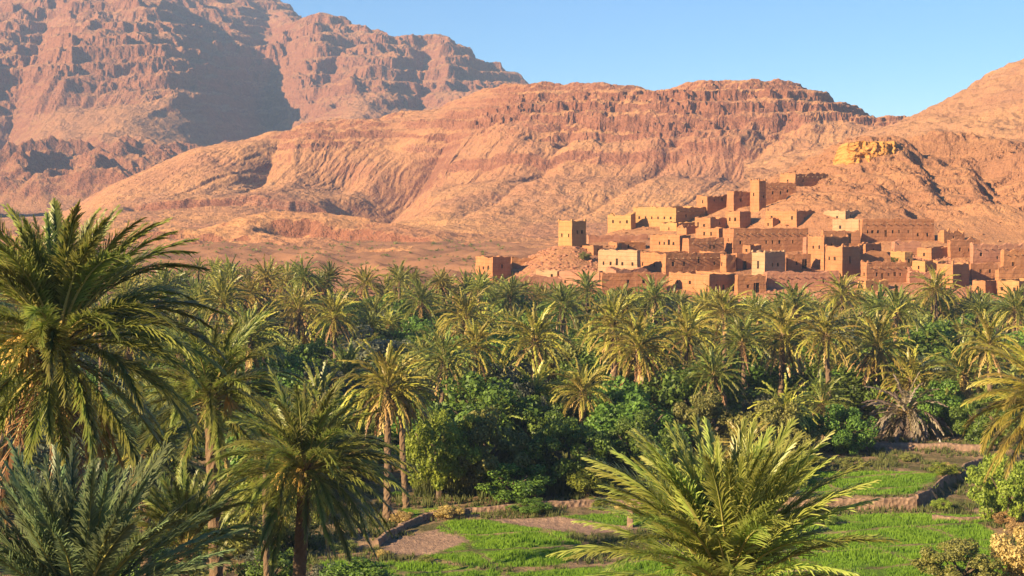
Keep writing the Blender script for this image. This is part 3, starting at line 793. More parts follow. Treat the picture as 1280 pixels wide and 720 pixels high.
# ---- smaller houses crowding the slope between the large ones
VFILL = []
vr = random.Random(77)
_Y = np.linspace(256, 372, 470)
tries = 0
while len(VFILL) < 34 and tries < 4000:
    tries += 1
    px = vr.uniform(742, 1296); py = vr.uniform(266, 366)
    if py < np.interp(px, [742, 850, 900, 990, 1080, 1180, 1296], [306, 296, 272, 272, 308, 306, 322]): continue
    if 1080 < px < 1172 and 304 < py < 330 and vr.random() < 0.75: continue
    x_ = (px - 640) / F * _Y
    rows = HZ + (EYE - hill_h(x_, _Y)) * F / _Y
    hit = np.where(rows <= py)[0]
    if not len(hit): continue
    D_ = float(_Y[hit[0]])
    wl_, wr_, h_ = vr.uniform(7, 20), vr.uniform(10, 38), vr.uniform(11, 21)
    rc = (px - wl_, py - h_, px + wr_, py)
    def cov(a, b):
        return max(0, min(a[2], b[2]) - max(a[0], b[0])) * max(0, min(a[3], b[3]) - max(a[1], b[1]))
    area = (wl_ + wr_) * h_
    # share of the new front already covered, and share of any placed house it would cover
    if sum(cov(rc, r_) for r_ in RECTS) > 0.42 * area: continue
    if any(cov(rc, r_) > 0.22 * (r_[2] - r_[0]) * (r_[3] - r_[1]) for r_ in RECTS): continue
    mk = vr.choice(['orange', 'orange', 'red', 'pink', 'pink', 'yellow'])
    ph_ = vr.uniform(14, 42)
    ws_ = [(px - wl_ * 0.5, py - h_ * 0.5)] if vr.random() < 0.7 else []
    rs_ = [(px + wr_ * q, py - h_ * vr.uniform(0.4, 0.6)) for q in ((0.3, 0.7) if wr_ > 20 else (0.5,)) if vr.random() < 0.7]
    o = house('house', '', px, py - h_, py + 2, D_, wl_, wr_, mk, ph_, ws_, rs_, jag=vr.choice([0.3, 0.5, 0.8, 1.3]))
    VFILL.append((o, px, py - h_ / 2, {'orange': 'small orange', 'red': 'small reddish', 'pink': 'small brown', 'yellow': 'small yellowish'}[mk]))
print('FILL', len(VFILL))

# ---- the yellow crag on the crest of the near hill
def crag(name, label, p0, p1, ytop, D, depth, hgt, mat, seed):
    a = at(p0, ytop, D); b = at(p1, ytop, D)
    nc, nr = 70, 26
    U, Vv = np.meshgrid(np.linspace(0, 1, nc), np.linspace(0, 1, nr))
    ang = np.pi * (1.15 - 1.3 * U)                    # half ring facing the valley
    cx = (a.x + b.x) / 2; rx = (b.x - a.x) / 2
    X = cx + rx * np.cos(ang) * (1 + 0.25 * (1 - Vv)); Yy = D + depth * 0.6 - depth * np.sin(ang) * (1 + 0.3 * (1 - Vv))
    n = ridged((X + Yy) / 2.4, Vv * 2.2 + seed, 4, seed) ; n2 = fbm(X / 1.3, Vv * 5 + Yy / 2, 4, seed + 3)
    k = 0.85 * n + 0.5 * n2
    X = X + np.cos(ang) * k * 0.9; Yy = Yy - np.sin(ang) * k * 2.2 + 1.6 * fbm(X / 2.6, X * 0 + seed, 2, seed + 9)
    Z = a.z - hgt + (hgt + 1.5 * fbm(X / 2.6, X * 0, 3, seed + 5) - 1.6 * sstep(0.35, 0.0, U) ) * Vv
    q = Vv * 5; fr = q - np.floor(q)
    sh = (sstep(0.4, 0.9, fr) - fr) * 0.5
    Yy = Yy + sh
    V = [np.stack([X.ravel(), Yy.ravel(), Z.ravel()], 1)]
    top = np.stack([X[-1] * 0.97 + cx * 0.03, Yy[-1] + 0.1, Z[-1] + 0.1], 1)
    c = np.array([[cx, D + depth * 0.9, a.z + 0.3]])
    n0 = nr * nc
    V += [c]
    Fq = grid_faces(nr, nc)
    Ft = np.array([(n0 - nc + i, n0 - nc + i + 1, n0) for i in range(nc - 1)])
    o = link(name, np_mesh(name, np.concatenate(V), [Fq, Ft], mat))
    return o
t = NT('yellow_crag')
p = t.pos()
c = t.mix(t.ramp(t.noise(p, 0.6, 5, 0.7), [(0.35, 0), (0.6, 1)]), (0.47, 0.225, 0.065), (0.52, 0.27, 0.085))
c = t.mix(t.ramp(t.noise(t.map(p, (1, 1, 0.3)), 1.5, 4, 0.7), [(0.5, 0), (0.7, 0.7)]), c, (0.36, 0.18, 0.06))
M_crag = t.bsdf(c, 0.95, t.bump(t.noise(p, 2.0, 5, 0.7), 0.9, 0.5), 0.05)
o = crag('rock_outcrop', '', 1053, 1120, 178, 388, 3.6, 6.2, M_crag, 140)
tag(o, 'yellow rock crag standing on the crest of the bare hill above the village', 'rock', None, None)

# ---- rubble and stones lying on the hill, too many to count
def rock_variants(n):
    out = []
    for k in range(n):
        bm = bmesh.new(); bmesh.ops.create_icosphere(bm, subdivisions=1, radius=1)
        for v in bm.verts:
            v.co *= 0.7 + 0.5 * random.random(); v.co.z *= 0.6
        V = np.array([v.co[:] for v in bm.verts]); Fc = np.array([[v.index for v in f.verts] for f in bm.faces]); bm.free()
        out.append((V, Fc))
    return out
ROCKS = rock_variants(6)
def scatter_rocks(name, X, Yy, Z, Sc, mat):
    Vs = []; Fs = []; n = 0
    for k, (V, Fc) in enumerate(ROCKS):
        m = np.arange(len(X)) % len(ROCKS) == k
        x, y, z, s = X[m], Yy[m], Z[m], Sc[m]
        a = rng.uniform(0, 6.28, len(x)); ca, sa = np.cos(a), np.sin(a)
        P = np.stack([(V[None, :, 0] * ca[:, None] - V[None, :, 1] * sa[:, None]) * s[:, None] + x[:, None],
                      (V[None, :, 0] * sa[:, None] + V[None, :, 1] * ca[:, None]) * s[:, None] + y[:, None],
                      V[None, :, 2] * s[:, None] + z[:, None]], 2).reshape(-1, 3)
        f = (Fc[None] + (np.arange(len(x)) * len(V))[:, None, None]).reshape(-1, 3) + n
        Vs.append(P); Fs.append(f); n += len(P)
    o = link(name, np_mesh(name, np.concatenate(Vs), np.concatenate(Fs), mat))
    tag(o, kind='stuff')
    return o
N = 9000
Y_ = np.sqrt(rng.uniform(258 ** 2, 425 ** 2, N)); P_ = rng.uniform(600, 1340, N)
X_ = (P_ - 640) / F * Y_
Z_ = hill_h(X_, Y_)
dens = fbm(X_ / 12, Y_ / 12, 3, 150)
keep = rng.uniform(-0.35, 0.35, N) < dens + 0.05
Sc = (0.14 + 0.5 * rng.uniform(0, 1, N) ** 4)
o = scatter_rocks('hillside_stones', X_[keep], Y_[keep], Z_[keep], Sc[keep], M_hill)
N = 2600
P_ = np.concatenate([rng.uniform(1068, 1190, 1400), rng.uniform(640, 750, 600), rng.uniform(900, 1280, 600)])
Y_ = np.concatenate([rng.uniform(284, 304, 1400), rng.uniform(284, 305, 600), rng.uniform(262, 275, 600)])
X_ = (P_ - 640) / F * Y_
scatter_rocks('village_rubble', X_, Y_, hill_h(X_, Y_), 0.15 + 0.5 * rng.uniform(0, 1, N) ** 3, M_mud['pink'])
# ------------------------------------------------------------------ date palms
def mat_leaf(name, green, tip, dry, dryness, trans=0.42, var=0.3, rough=0.42):
    t = NT(name)
    r = t.rnd()
    tt = t.attr('along')
    n = t.noise(t.pos(), 1.3, 3, 0.6)
    c = t.mix(t.ramp(tt, [(0.15, 0), (1.0, 0.85)]), green, tip)
    c = t.mix(t.math('MULTIPLY', t.ramp(n, [(0.5, 0), (0.7, 1)]), dryness), c, dry)
    c = t.hsv(c, t.math('MULTIPLY_ADD', r, 0.05, 0.475), 1.0, t.math('MULTIPLY_ADD', r, var * 2, 1 - var))
    return t.bsdf(c, rough, None, 0.5, trans, c)
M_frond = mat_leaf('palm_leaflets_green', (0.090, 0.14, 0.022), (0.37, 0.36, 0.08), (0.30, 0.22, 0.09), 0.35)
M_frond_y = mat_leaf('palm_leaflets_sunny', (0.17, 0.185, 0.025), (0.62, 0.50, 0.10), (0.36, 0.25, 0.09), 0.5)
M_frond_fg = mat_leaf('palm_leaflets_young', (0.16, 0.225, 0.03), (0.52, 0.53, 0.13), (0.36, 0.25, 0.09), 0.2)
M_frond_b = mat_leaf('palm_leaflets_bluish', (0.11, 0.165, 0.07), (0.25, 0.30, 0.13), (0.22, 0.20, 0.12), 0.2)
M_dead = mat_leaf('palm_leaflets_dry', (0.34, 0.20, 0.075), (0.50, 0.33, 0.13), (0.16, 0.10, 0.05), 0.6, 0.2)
M_greydead = mat_leaf('palm_leaflets_grey', (0.20, 0.15, 0.11), (0.28, 0.215, 0.155), (0.08, 0.06, 0.045), 0.6, 0.15)
t = NT('frond_midrib')
M_rib = t.bsdf(t.mix(t.ramp(t.attr('along'), [(0.0, 0), (0.8, 1)]), (0.38, 0.27, 0.09), (0.20, 0.22, 0.06)), 0.5)
t = NT('palm_trunk_bark')
p = t.pos()
c = t.mix(t.noise(t.map(p, (1, 1, 0.6)), 4, 5, 0.7), (0.085, 0.055, 0.036), (0.25, 0.165, 0.10))
M_bark = t.bsdf(c, 0.95, t.bump(t.noise(p, 14, 4, 0.7), 0.8, 0.05), 0.05)
t = NT('date_stalk')
M_date = t.bsdf(t.mix(t.noise(t.pos(), 9, 3), (0.42, 0.23, 0.05), (0.52, 0.34, 0.09)), 0.6)

def frond_arrays(L, a0, droop, npairs, segs, seed, wid=0.05, llen=0.52, side=0.0, keep=1.0, twist=0.0, petiole=0.14):
    """a feather leaf growing from the origin along +X, bending under its weight; returns V, F(quads), material index, along"""
    g = np.random.default_rng(seed)
    n = segs
    ts = np.linspace(0, 1, n + 1)
    ang = a0 - droop * ts ** 1.35
    ds = L / n
    X = np.concatenate([[0], np.cumsum(np.cos((ang[1:] + ang[:-1]) / 2) * ds)])
    Z = np.concatenate([[0], np.cumsum(np.sin((ang[1:] + ang[:-1]) / 2) * ds)])
    Yc = side * L * ts ** 2
    P = np.stack([X, Yc, Z], 1)
    T = np.gradient(P, axis=0); T /= np.linalg.norm(T, axis=1)[:, None]
    Sd = np.stack([-T[:, 1], T[:, 0], np.zeros(n + 1)], 1)
    Sd = Sd / np.maximum(np.linalg.norm(Sd, axis=1), 1e-3)[:, None]
    Sd[:] = np.where(np.abs(Sd).sum(1)[:, None] < 0.5, [0, 1, 0], Sd)
    Sd = np.stack([np.zeros(n + 1), np.ones(n + 1), np.zeros(n + 1)], 1) * 1.0 if side == 0 else Sd
    Up = np.cross(T, Sd)
    Up *= np.sign(Up[:, 2].sum() + 1e-6 if abs(a0) < 1.3 else 1)
    if Up[0, 2] < 0 and a0 > -1.4: Up = -Up
    tw = twist * ts
    Sd, Up = Sd * np.cos(tw)[:, None] + Up * np.sin(tw)[:, None], Up * np.cos(tw)[:, None] - Sd * np.sin(tw)[:, None]
    V = []; Q = []; M = []; A = []
    # midrib: a tapered three-sided bar
    r = 0.042 * (1 - ts) ** 0.8 + 0.006
    r[0] = 0.07
    k = len(V)
    for i in range(n + 1):
        for (s, u) in ((-1, 0.2), (1, 0.2), (0, -0.7)):
            V.append(P[i] + Sd[i] * s * r[i] + Up[i] * u * r[i]); A.append(ts[i])
    for i in range(n):
        for j in range(3):
            a = i * 3 + j; b = i * 3 + (j + 1) % 3
            Q.append((a, b, b + 3, a + 3)); M.append(1)
    # leaflets
    tl = np.linspace(petiole, 0.995, npairs)
    for t_ in tl:
        f = t_ * n; i = min(int(f), n - 1); u = f - i
        p = P[i] * (1 - u) + P[i + 1] * u; T_ = T[i] * (1 - u) + T[i + 1] * u; S_ = Sd[i] * (1 - u) + Sd[i + 1] * u; U_ = Up[i] * (1 - u) + Up[i + 1] * u
        ll = llen * (0.35 + 0.65 * min(1, (t_ - petiole) / 0.25)) * (1 - 0.62 * max(0, (t_ - 0.45) / 0.55) ** 1.6)
        for sgn in (-1, 1):
            if g.random() > keep: continue
            fw = 0.62 + 0.75 * t_ + g.normal(0, 0.18)
            lift = 0.42 + g.normal(0, 0.32) - 0.15 * t_
            d = T_ * math.sin(fw) + S_ * sgn * math.cos(fw) * math.cos(lift) + U_ * math.cos(fw) * math.sin(lift)
            d = d / np.linalg.norm(d)
            l_ = ll * g.uniform(0.85, 1.12)
            sag = g.uniform(0.05, 0.22) * l_
            wv = np.cross(d, U_); wv /= max(1e-3, np.linalg.norm(wv))
            wv = wv * math.cos(0.5 * sgn) + U_ * math.sin(0.5 * sgn)
            w = wid * 0.5
            b = len(V)
            q1 = p + d * l_ * 0.45; q2 = p + d * l_ * 0.8 + np.array([0, 0, -sag * 0.5]); q3 = p + d * l_ + np.array([0, 0, -sag])
            V += [p - wv * w * 0.5, p + wv * w * 0.5, q1 + wv * w, q1 - wv * w, q2 + wv * w * 0.75, q2 - wv * w * 0.75, q3 + wv * w * 0.12, q3 - wv * w * 0.12]
            A += [0.1, 0.1, 0.5, 0.5, 0.8, 0.8, 1, 1]
            Q += [(b, b + 1, b + 2, b + 3), (b + 3, b + 2, b + 4, b + 5), (b + 5, b + 4, b + 6, b + 7)]; M += [0, 0, 0]
    return np.array(V), np.array(Q), np.array(M), np.array(A)

def frond_mesh(name, leaf, **kw):
    V, Q, M, A = frond_arrays(**kw)
    return np_mesh(name, V, Q, [leaf, M_rib], False, M, {'along': A})

# elevation class of the leaf base in degrees -> (droop range)
CLASSES = [(84, 0.55), (70, 0.85), (55, 1.15), (40, 1.35), (24, 1.45), (8, 1.35), (-10, 1.1), (-32, 0.75), (-58, 0.4)]
def frond_set(prefix, leaf, dead, npairs, segs, nvar, wid, llen, keepd=0.7, firstdead=7, stiff=1.0):
    out = {}
    for ci, (e, dr) in enumerate(CLASSES):
        out[ci] = []
        for k in range(nvar):
            dd = ci >= firstdead
            out[ci].append(frond_mesh('frond', dead if dd else leaf, L=1.0 * (4.0 if not dd else 3.3), a0=math.radians(e + random.uniform(-5, 5)), droop=dr * stiff * random.uniform(0.75, 1.2),
                                      npairs=npairs, segs=segs, seed=random.randrange(99999), wid=wid, llen=llen * (1 if not dd else 0.8), side=random.choice((-1, 1)) * random.uniform(0.0, 0.10),
                                      keep=1.0 if not dd else keepd, twist=random.uniform(-0.7, 0.7)))
    return out
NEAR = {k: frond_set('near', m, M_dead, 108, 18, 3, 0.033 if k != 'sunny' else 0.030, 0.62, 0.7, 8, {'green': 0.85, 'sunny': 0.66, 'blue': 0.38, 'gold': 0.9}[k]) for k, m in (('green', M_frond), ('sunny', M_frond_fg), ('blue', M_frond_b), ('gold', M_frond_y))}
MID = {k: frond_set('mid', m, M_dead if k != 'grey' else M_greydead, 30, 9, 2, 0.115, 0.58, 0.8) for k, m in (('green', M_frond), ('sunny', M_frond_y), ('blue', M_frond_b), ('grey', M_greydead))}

def trunk_mesh(h, r0, r1, seed, rings=60, sides=14, bend=0.3):
    g = np.random.default_rng(seed)
    zz = np.linspace(-0.8, h, rings)
    t = np.clip(zz / h, 0, 1)
    rad = r0 + (r1 - r0) * t
    rad = rad * (1 + 0.35 * np.exp(-t * h / 0.5)) * (1 + 0.25 * sstep(0.86, 0.97, t))
    a = np.linspace(0, 2 * np.pi, sides, endpoint=False)
    saw = (zz * 4.2)[:, None] + (a / (2 * np.pi) * 5)[None, :]
    st = saw - np.floor(saw)
    bl = (a[None, :] / (2 * np.pi) * 9 + np.floor(saw) * 0.5); bl = np.abs(bl - np.floor(bl) - 0.5) * 2
    Rr = rad[:, None] * (1 + 0.20 * st * (0.5 + 0.5 * bl) + 0.06 * g.normal(size=(rings, sides)))
    cx = bend * np.sin(t * 1.9) * g.uniform(-1, 1) ; cy = bend * (t ** 2) * g.uniform(-1, 1)
    cx -= cx[-1]; cy -= cy[-1]
    X = cx[:, None] + Rr * np.cos(a); Yy = cy[:, None] + Rr * np.sin(a)
    V = np.stack([X.ravel(), Yy.ravel(), np.repeat(zz, sides)], 1)
    i = np.arange(rings - 1)[:, None] * sides; j = np.arange(sides)[None, :]; j2 = (j + 1) % sides
    Q = np.stack([(i + j).ravel(), (i + j2).ravel(), (i + sides + j2).ravel(), (i + sides + j).ravel()], 1)
    cap = np.array([[(rings - 1) * sides + k for k in range(sides)]])
    return np_mesh('trunk', V, [Q, cap], M_bark)
TRUNKS = {h: [trunk_mesh(h, 0.27, 0.21, h * 3 + k, 60 if h < 12 else 80) for k in range(2)] for h in (4, 7, 10, 13)}
def heart_mesh():
    """the swollen head of leaf bases from which the fronds spring"""
    n = 46; V = []; Q = []
    for k in range(n):
        a = k * 2.39996; e = -0.5 + 1.7 * k / n
        d = np.array([math.cos(a) * math.cos(e), math.sin(a) * math.cos(e), math.sin(e)])
        s = np.array([-math.sin(a), math.cos(a), 0]) * 0.09
        b0 = d * 0.12 + np.array([0, 0, -0.55 + 0.5 * k / n]); b1 = b0 + d * 0.42 + np.array([0, 0, 0.15])
        u = np.array([0, 0, 0.05]); q = len(V)
        V += [b0 - s, b0 + s, b1 + s * 0.6, b1 - s * 0.6, b0 - s - u, b0 + s - u, b1 + s * 0.6 - u, b1 - s * 0.6 - u]
        Q += [(q, q + 1, q + 2, q + 3), (q + 4, q + 7, q + 6, q + 5), (q, q + 3, q + 7, q + 4), (q + 1, q + 5, q + 6, q + 2), (q + 2, q + 6, q + 7, q + 3)]
    return np_mesh('crown_base', np.array(V), np.array(Q), M_bark)
ME_HEART = heart_mesh()
def date_mesh(seed):
    g = np.random.default_rng(seed); V = []; Q = []
    def strand(p, q, w):
        d = (q - p); s = np.cross(d, [0.3, 0.2, 1.0]); s = s / np.linalg.norm(s) * w; b = len(V)
        m = (p + q) / 2 + np.array([0, 0, 0.06])
        V.extend([p - s, p + s, m + s, m - s, q + s, q - s]); Q.extend([(b, b + 1, b + 2, b + 3), (b + 3, b + 2, b + 4, b + 5)])
    tip = np.array([0.95, 0, 0.25])
    strand(np.zeros(3), tip, 0.035)
    for k in range(34):
        strand(tip, tip + np.array([g.uniform(-0.05, 0.55), g.uniform(-0.28, 0.28), -g.uniform(0.35, 0.95)]), 0.02)
    return np_mesh('date_stalk', np.array(V), np.array(Q), M_date)
ME_DATE = [date_mesh(k) for k in range(2)]

# how many fronds each elevation class gets: (class, count)
def palm(label, x, y, zc, size=1.0, kind='green', lib=None, mix=None, group=None, name='date_palm', hz_=None, dates=0, lean=0.0, heart=True, seed=0):
    """zc is the height of the heart of the crown; the trunk goes down to the land below"""
    rg = random.Random(seed or int(x * 13 + y * 7))
    base = float(HT(x, y))
    h = max(0.6, zc - base)
    root = empty(name, (x, y, base))
    if h > 4 and y > 80: root.rotation_euler = (rg.uniform(-.05, .05), rg.uniform(-.05, .05), 0)
    tag(root, label, 'palm tree', group)
    key = min(TRUNKS, key=lambda k: abs(k - h))
    link('trunk', rg.choice(TRUNKS[key]), root, (0, 0, 0), (0, 0, rg.uniform(0, 6.28)), (size, size, h / key))
    if heart: link('crown_base', ME_HEART, root, (0, 0, h - 0.1), (0, 0, rg.uniform(0, 6.28)), size)
    a = rg.uniform(0, 6.28)
    for ci, cnt in mix:
        for k in range(cnt):
            a += 2.39996 + rg.uniform(-0.3, 0.3)
            s = size * rg.uniform(0.86, 1.08) * (0.82 if ci == 0 else 1.0)
            nm = 'dead_frond' if ci >= 7 else 'frond'
            link(nm, rg.choice(lib[kind][ci]), root, (0.1 * math.cos(a), 0.1 * math.sin(a), h + (0.18 if ci < 3 else 0.0 if ci < 7 else -0.2)), (rg.uniform(-0.10, 0.10) + lean, rg.uniform(-0.08, 0.08), a), s)
    for k in range(dates):
        link('date_stalk', rg.choice(ME_DATE), root, (0, 0, h + 0.1), (0, 0, rg.uniform(0, 6.28)), size)
    return root
FULL = [(0, 5), (1, 9), (2, 12), (3, 13), (4, 13), (5, 12), (6, 8), (7, 5), (8, 3)]
SKIRT = [(0, 4), (1, 6), (2, 7), (3, 8), (4, 9), (5, 9), (6, 9), (7, 12), (8, 13)]
LIGHT = [(0, 4), (1, 6), (2, 7), (3, 8), (4, 8), (5, 8), (6, 7), (7, 5), (8, 2)]
DROOP = [(0, 2), (2, 4), (3, 5), (4, 10), (5, 14), (6, 18), (7, 22), (8, 20)]
YOUNG = [(0, 7), (1, 12), (2, 13), (3, 10), (4, 6), (5, 3)]

# joint height of the land, for planting
def HT(x, y):
    x = np.asarray(x, float); y = np.asarray(y, float)
    g = ground_h(x, y)
    px_ = 640 + F * x / y
    return np.where((y > 254) & (px_ > 485), np.maximum(g, hill_h(x, np.maximum(y, 253.0))), g)

def palm_px(label, px, py, D, **kw):
    c = at(px, py, D)
    return palm(label, c.x, c.y, c.z, **kw)

# ---- the great palms close to the eye
NEARFULL = [(0, 12), (1, 18), (2, 18), (3, 16), (4, 15), (5, 14), (6, 14), (7, 16), (8, 12)]
palm_px('biggest palm, at the left edge, tall shaggy crown with yellow date stalks', 72, 432, 35, size=1.0, lib=NEAR, mix=NEARFULL, dates=4, seed=3)
palm_px('palm with drooping feathery fronds tucked right behind the biggest left palm', 262, 500, 60, size=1.06, lib=NEAR, mix=FULL, dates=2, seed=5)
palm_px('round crowned palm with hanging fronds and dark trunk, standing free at lower left centre', 381, 588, 54, size=0.98, lib=NEAR, mix=[(0, 6), (1, 9), (2, 11), (3, 14), (4, 17), (5, 19), (6, 17), (7, 12), (8, 4)], dates=2, seed=8)
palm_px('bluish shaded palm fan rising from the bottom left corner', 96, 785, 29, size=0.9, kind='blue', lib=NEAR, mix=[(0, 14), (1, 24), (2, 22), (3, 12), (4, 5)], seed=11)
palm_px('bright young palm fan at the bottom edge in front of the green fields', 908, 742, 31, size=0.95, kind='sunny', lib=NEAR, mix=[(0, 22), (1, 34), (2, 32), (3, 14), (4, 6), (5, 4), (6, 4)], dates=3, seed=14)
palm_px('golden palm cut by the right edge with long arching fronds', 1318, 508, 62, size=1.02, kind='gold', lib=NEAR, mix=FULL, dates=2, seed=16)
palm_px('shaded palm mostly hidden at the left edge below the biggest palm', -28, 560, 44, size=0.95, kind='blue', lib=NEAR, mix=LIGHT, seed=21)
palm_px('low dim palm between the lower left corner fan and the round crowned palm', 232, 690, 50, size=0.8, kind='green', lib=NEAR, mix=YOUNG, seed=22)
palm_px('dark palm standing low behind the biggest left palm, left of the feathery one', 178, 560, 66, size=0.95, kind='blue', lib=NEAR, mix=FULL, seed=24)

# ---- palms of the middle distance that the eye can tell apart: (px, py of the heart, radius px, kind, mix, label)
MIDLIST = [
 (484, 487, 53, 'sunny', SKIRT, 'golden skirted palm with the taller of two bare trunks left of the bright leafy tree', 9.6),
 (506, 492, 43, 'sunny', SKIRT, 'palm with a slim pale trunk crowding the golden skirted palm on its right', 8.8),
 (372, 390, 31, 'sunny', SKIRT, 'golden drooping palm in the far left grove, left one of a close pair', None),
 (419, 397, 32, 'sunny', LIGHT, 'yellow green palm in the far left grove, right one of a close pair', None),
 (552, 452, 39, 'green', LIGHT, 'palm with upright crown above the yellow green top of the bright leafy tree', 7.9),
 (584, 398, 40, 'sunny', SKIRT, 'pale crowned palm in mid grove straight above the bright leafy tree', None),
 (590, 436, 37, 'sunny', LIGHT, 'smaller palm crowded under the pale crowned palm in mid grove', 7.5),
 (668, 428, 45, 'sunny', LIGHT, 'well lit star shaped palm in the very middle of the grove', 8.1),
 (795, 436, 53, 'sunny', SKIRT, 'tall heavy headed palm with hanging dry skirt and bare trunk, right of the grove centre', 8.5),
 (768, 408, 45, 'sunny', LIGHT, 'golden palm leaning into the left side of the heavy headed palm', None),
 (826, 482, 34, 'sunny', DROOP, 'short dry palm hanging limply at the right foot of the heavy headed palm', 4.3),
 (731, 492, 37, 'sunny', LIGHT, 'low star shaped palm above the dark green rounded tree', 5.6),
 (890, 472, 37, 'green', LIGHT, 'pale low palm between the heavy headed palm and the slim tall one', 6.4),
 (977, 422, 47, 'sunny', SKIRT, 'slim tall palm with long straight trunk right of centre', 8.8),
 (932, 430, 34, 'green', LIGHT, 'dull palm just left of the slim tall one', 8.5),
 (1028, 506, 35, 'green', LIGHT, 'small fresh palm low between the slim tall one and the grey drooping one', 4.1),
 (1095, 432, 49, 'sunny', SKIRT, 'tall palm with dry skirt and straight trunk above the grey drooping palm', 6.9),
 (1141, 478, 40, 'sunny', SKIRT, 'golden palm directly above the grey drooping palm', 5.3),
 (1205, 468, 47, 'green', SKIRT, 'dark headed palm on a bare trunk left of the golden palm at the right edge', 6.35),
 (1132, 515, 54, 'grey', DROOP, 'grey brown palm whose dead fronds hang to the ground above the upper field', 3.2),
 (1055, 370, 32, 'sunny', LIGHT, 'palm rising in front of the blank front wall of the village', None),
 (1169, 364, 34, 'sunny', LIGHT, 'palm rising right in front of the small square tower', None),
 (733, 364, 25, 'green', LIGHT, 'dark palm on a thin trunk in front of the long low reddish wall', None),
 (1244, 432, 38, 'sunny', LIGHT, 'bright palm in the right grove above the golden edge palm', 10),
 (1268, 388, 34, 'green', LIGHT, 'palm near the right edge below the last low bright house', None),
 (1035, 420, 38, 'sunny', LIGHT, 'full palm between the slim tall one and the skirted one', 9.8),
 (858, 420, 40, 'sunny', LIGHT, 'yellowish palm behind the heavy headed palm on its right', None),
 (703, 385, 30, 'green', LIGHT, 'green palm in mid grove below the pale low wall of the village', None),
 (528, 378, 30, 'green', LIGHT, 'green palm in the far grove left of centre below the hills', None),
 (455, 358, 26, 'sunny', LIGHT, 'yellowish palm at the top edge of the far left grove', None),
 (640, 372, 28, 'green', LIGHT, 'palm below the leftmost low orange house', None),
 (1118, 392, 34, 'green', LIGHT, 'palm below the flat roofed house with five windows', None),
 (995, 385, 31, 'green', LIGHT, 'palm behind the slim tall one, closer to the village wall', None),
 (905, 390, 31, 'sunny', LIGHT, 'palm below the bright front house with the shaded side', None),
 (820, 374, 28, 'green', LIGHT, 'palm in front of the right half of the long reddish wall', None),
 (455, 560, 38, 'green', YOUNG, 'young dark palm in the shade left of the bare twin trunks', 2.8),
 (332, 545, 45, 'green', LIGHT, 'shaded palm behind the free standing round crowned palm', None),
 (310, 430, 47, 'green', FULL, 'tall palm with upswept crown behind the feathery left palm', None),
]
PALM_SPOTS = []
for i, (px, py, rp, kind, mix, label, h) in enumerate(MIDLIST):
    hh = h if h else 9.0 + 1.0 * math.sin(i * 2.3)
    if py < 380: hh = min(hh, 7.5)
    D = (EYE - hh) * F / (py - HZ)
    if rp * D / F > 4.2: hh += 1.5; D = (EYE - hh) * F / (py - HZ)
    if py < 380: D = min(D, 250)
    sz = max(0.62, min(1.15, rp * D / F / 3.1))
    palm_px(label, px, py, D, size=sz, kind=kind, lib=MID, mix=mix, group=None, seed=100 + i)
    PALM_SPOTS.append(((px - 640) / F * D, D, px, py, rp))

# ---- the rest of the grove
def crown_arrays(leaf_n, npairs, seed, mixd, wid, skirt=True):
    rg = random.Random(seed); Vs = []; Qs = []; Ms = []; As = []; n = 0; a = 0
    for ci, cnt in mixd:
        for k in range(cnt):
            a += 2.39996 + rg.uniform(-0.3, 0.3)
            e, dr = CLASSES[ci]
            V, Q, M, A = frond_arrays(L=rg.uniform(3.3, 4.1) * (1 if ci < 7 else 0.8), a0=math.radians(e + rg.uniform(-7, 7)), droop=dr * rg.uniform(0.7, 1.2), npairs=npairs, segs=6, seed=rg.randrange(9999), wid=wid, llen=0.6, twist=rg.uniform(-0.6, 0.6))
            R_ = np.array(Matrix.Rotation(a, 3, 'Z') @ Matrix.Rotation(rg.uniform(-0.1, 0.1), 3, 'X'))
            V = V @ R_.T
            Vs.append(V); Qs.append(Q + n); As.append(A)
            Ms.append(np.where(M == 1, 2 if ci < 7 else 1, 0 if ci < 7 else 1)); n += len(V)
    return np.concatenate(Vs), np.concatenate(Qs), np.concatenate(Ms), np.concatenate(As)
M_frond2 = mat_leaf('palm_leaflets_far', (0.10, 0.135, 0.02), (0.44, 0.39, 0.07), (0.30, 0.22, 0.09), 0.4)
CROWNS = []
LOP = [(0, 2), (1, 4), (2, 4), (3, 6), (4, 7), (5, 9), (6, 9), (7, 8), (8, 6)]
for k in range(12):
    md = [LIGHT, SKIRT, YOUNG, LIGHT, LOP, SKIRT][k % 6]
    V, Q, M, A = crown_arrays(0, 15, 500 + k, md, 0.19)
    CROWNS.append(np_mesh('crown', V, Q, [(M_frond2, M_frond_y, M_frond)[k % 3], M_dead, M_rib], False, M, {'along': A}))
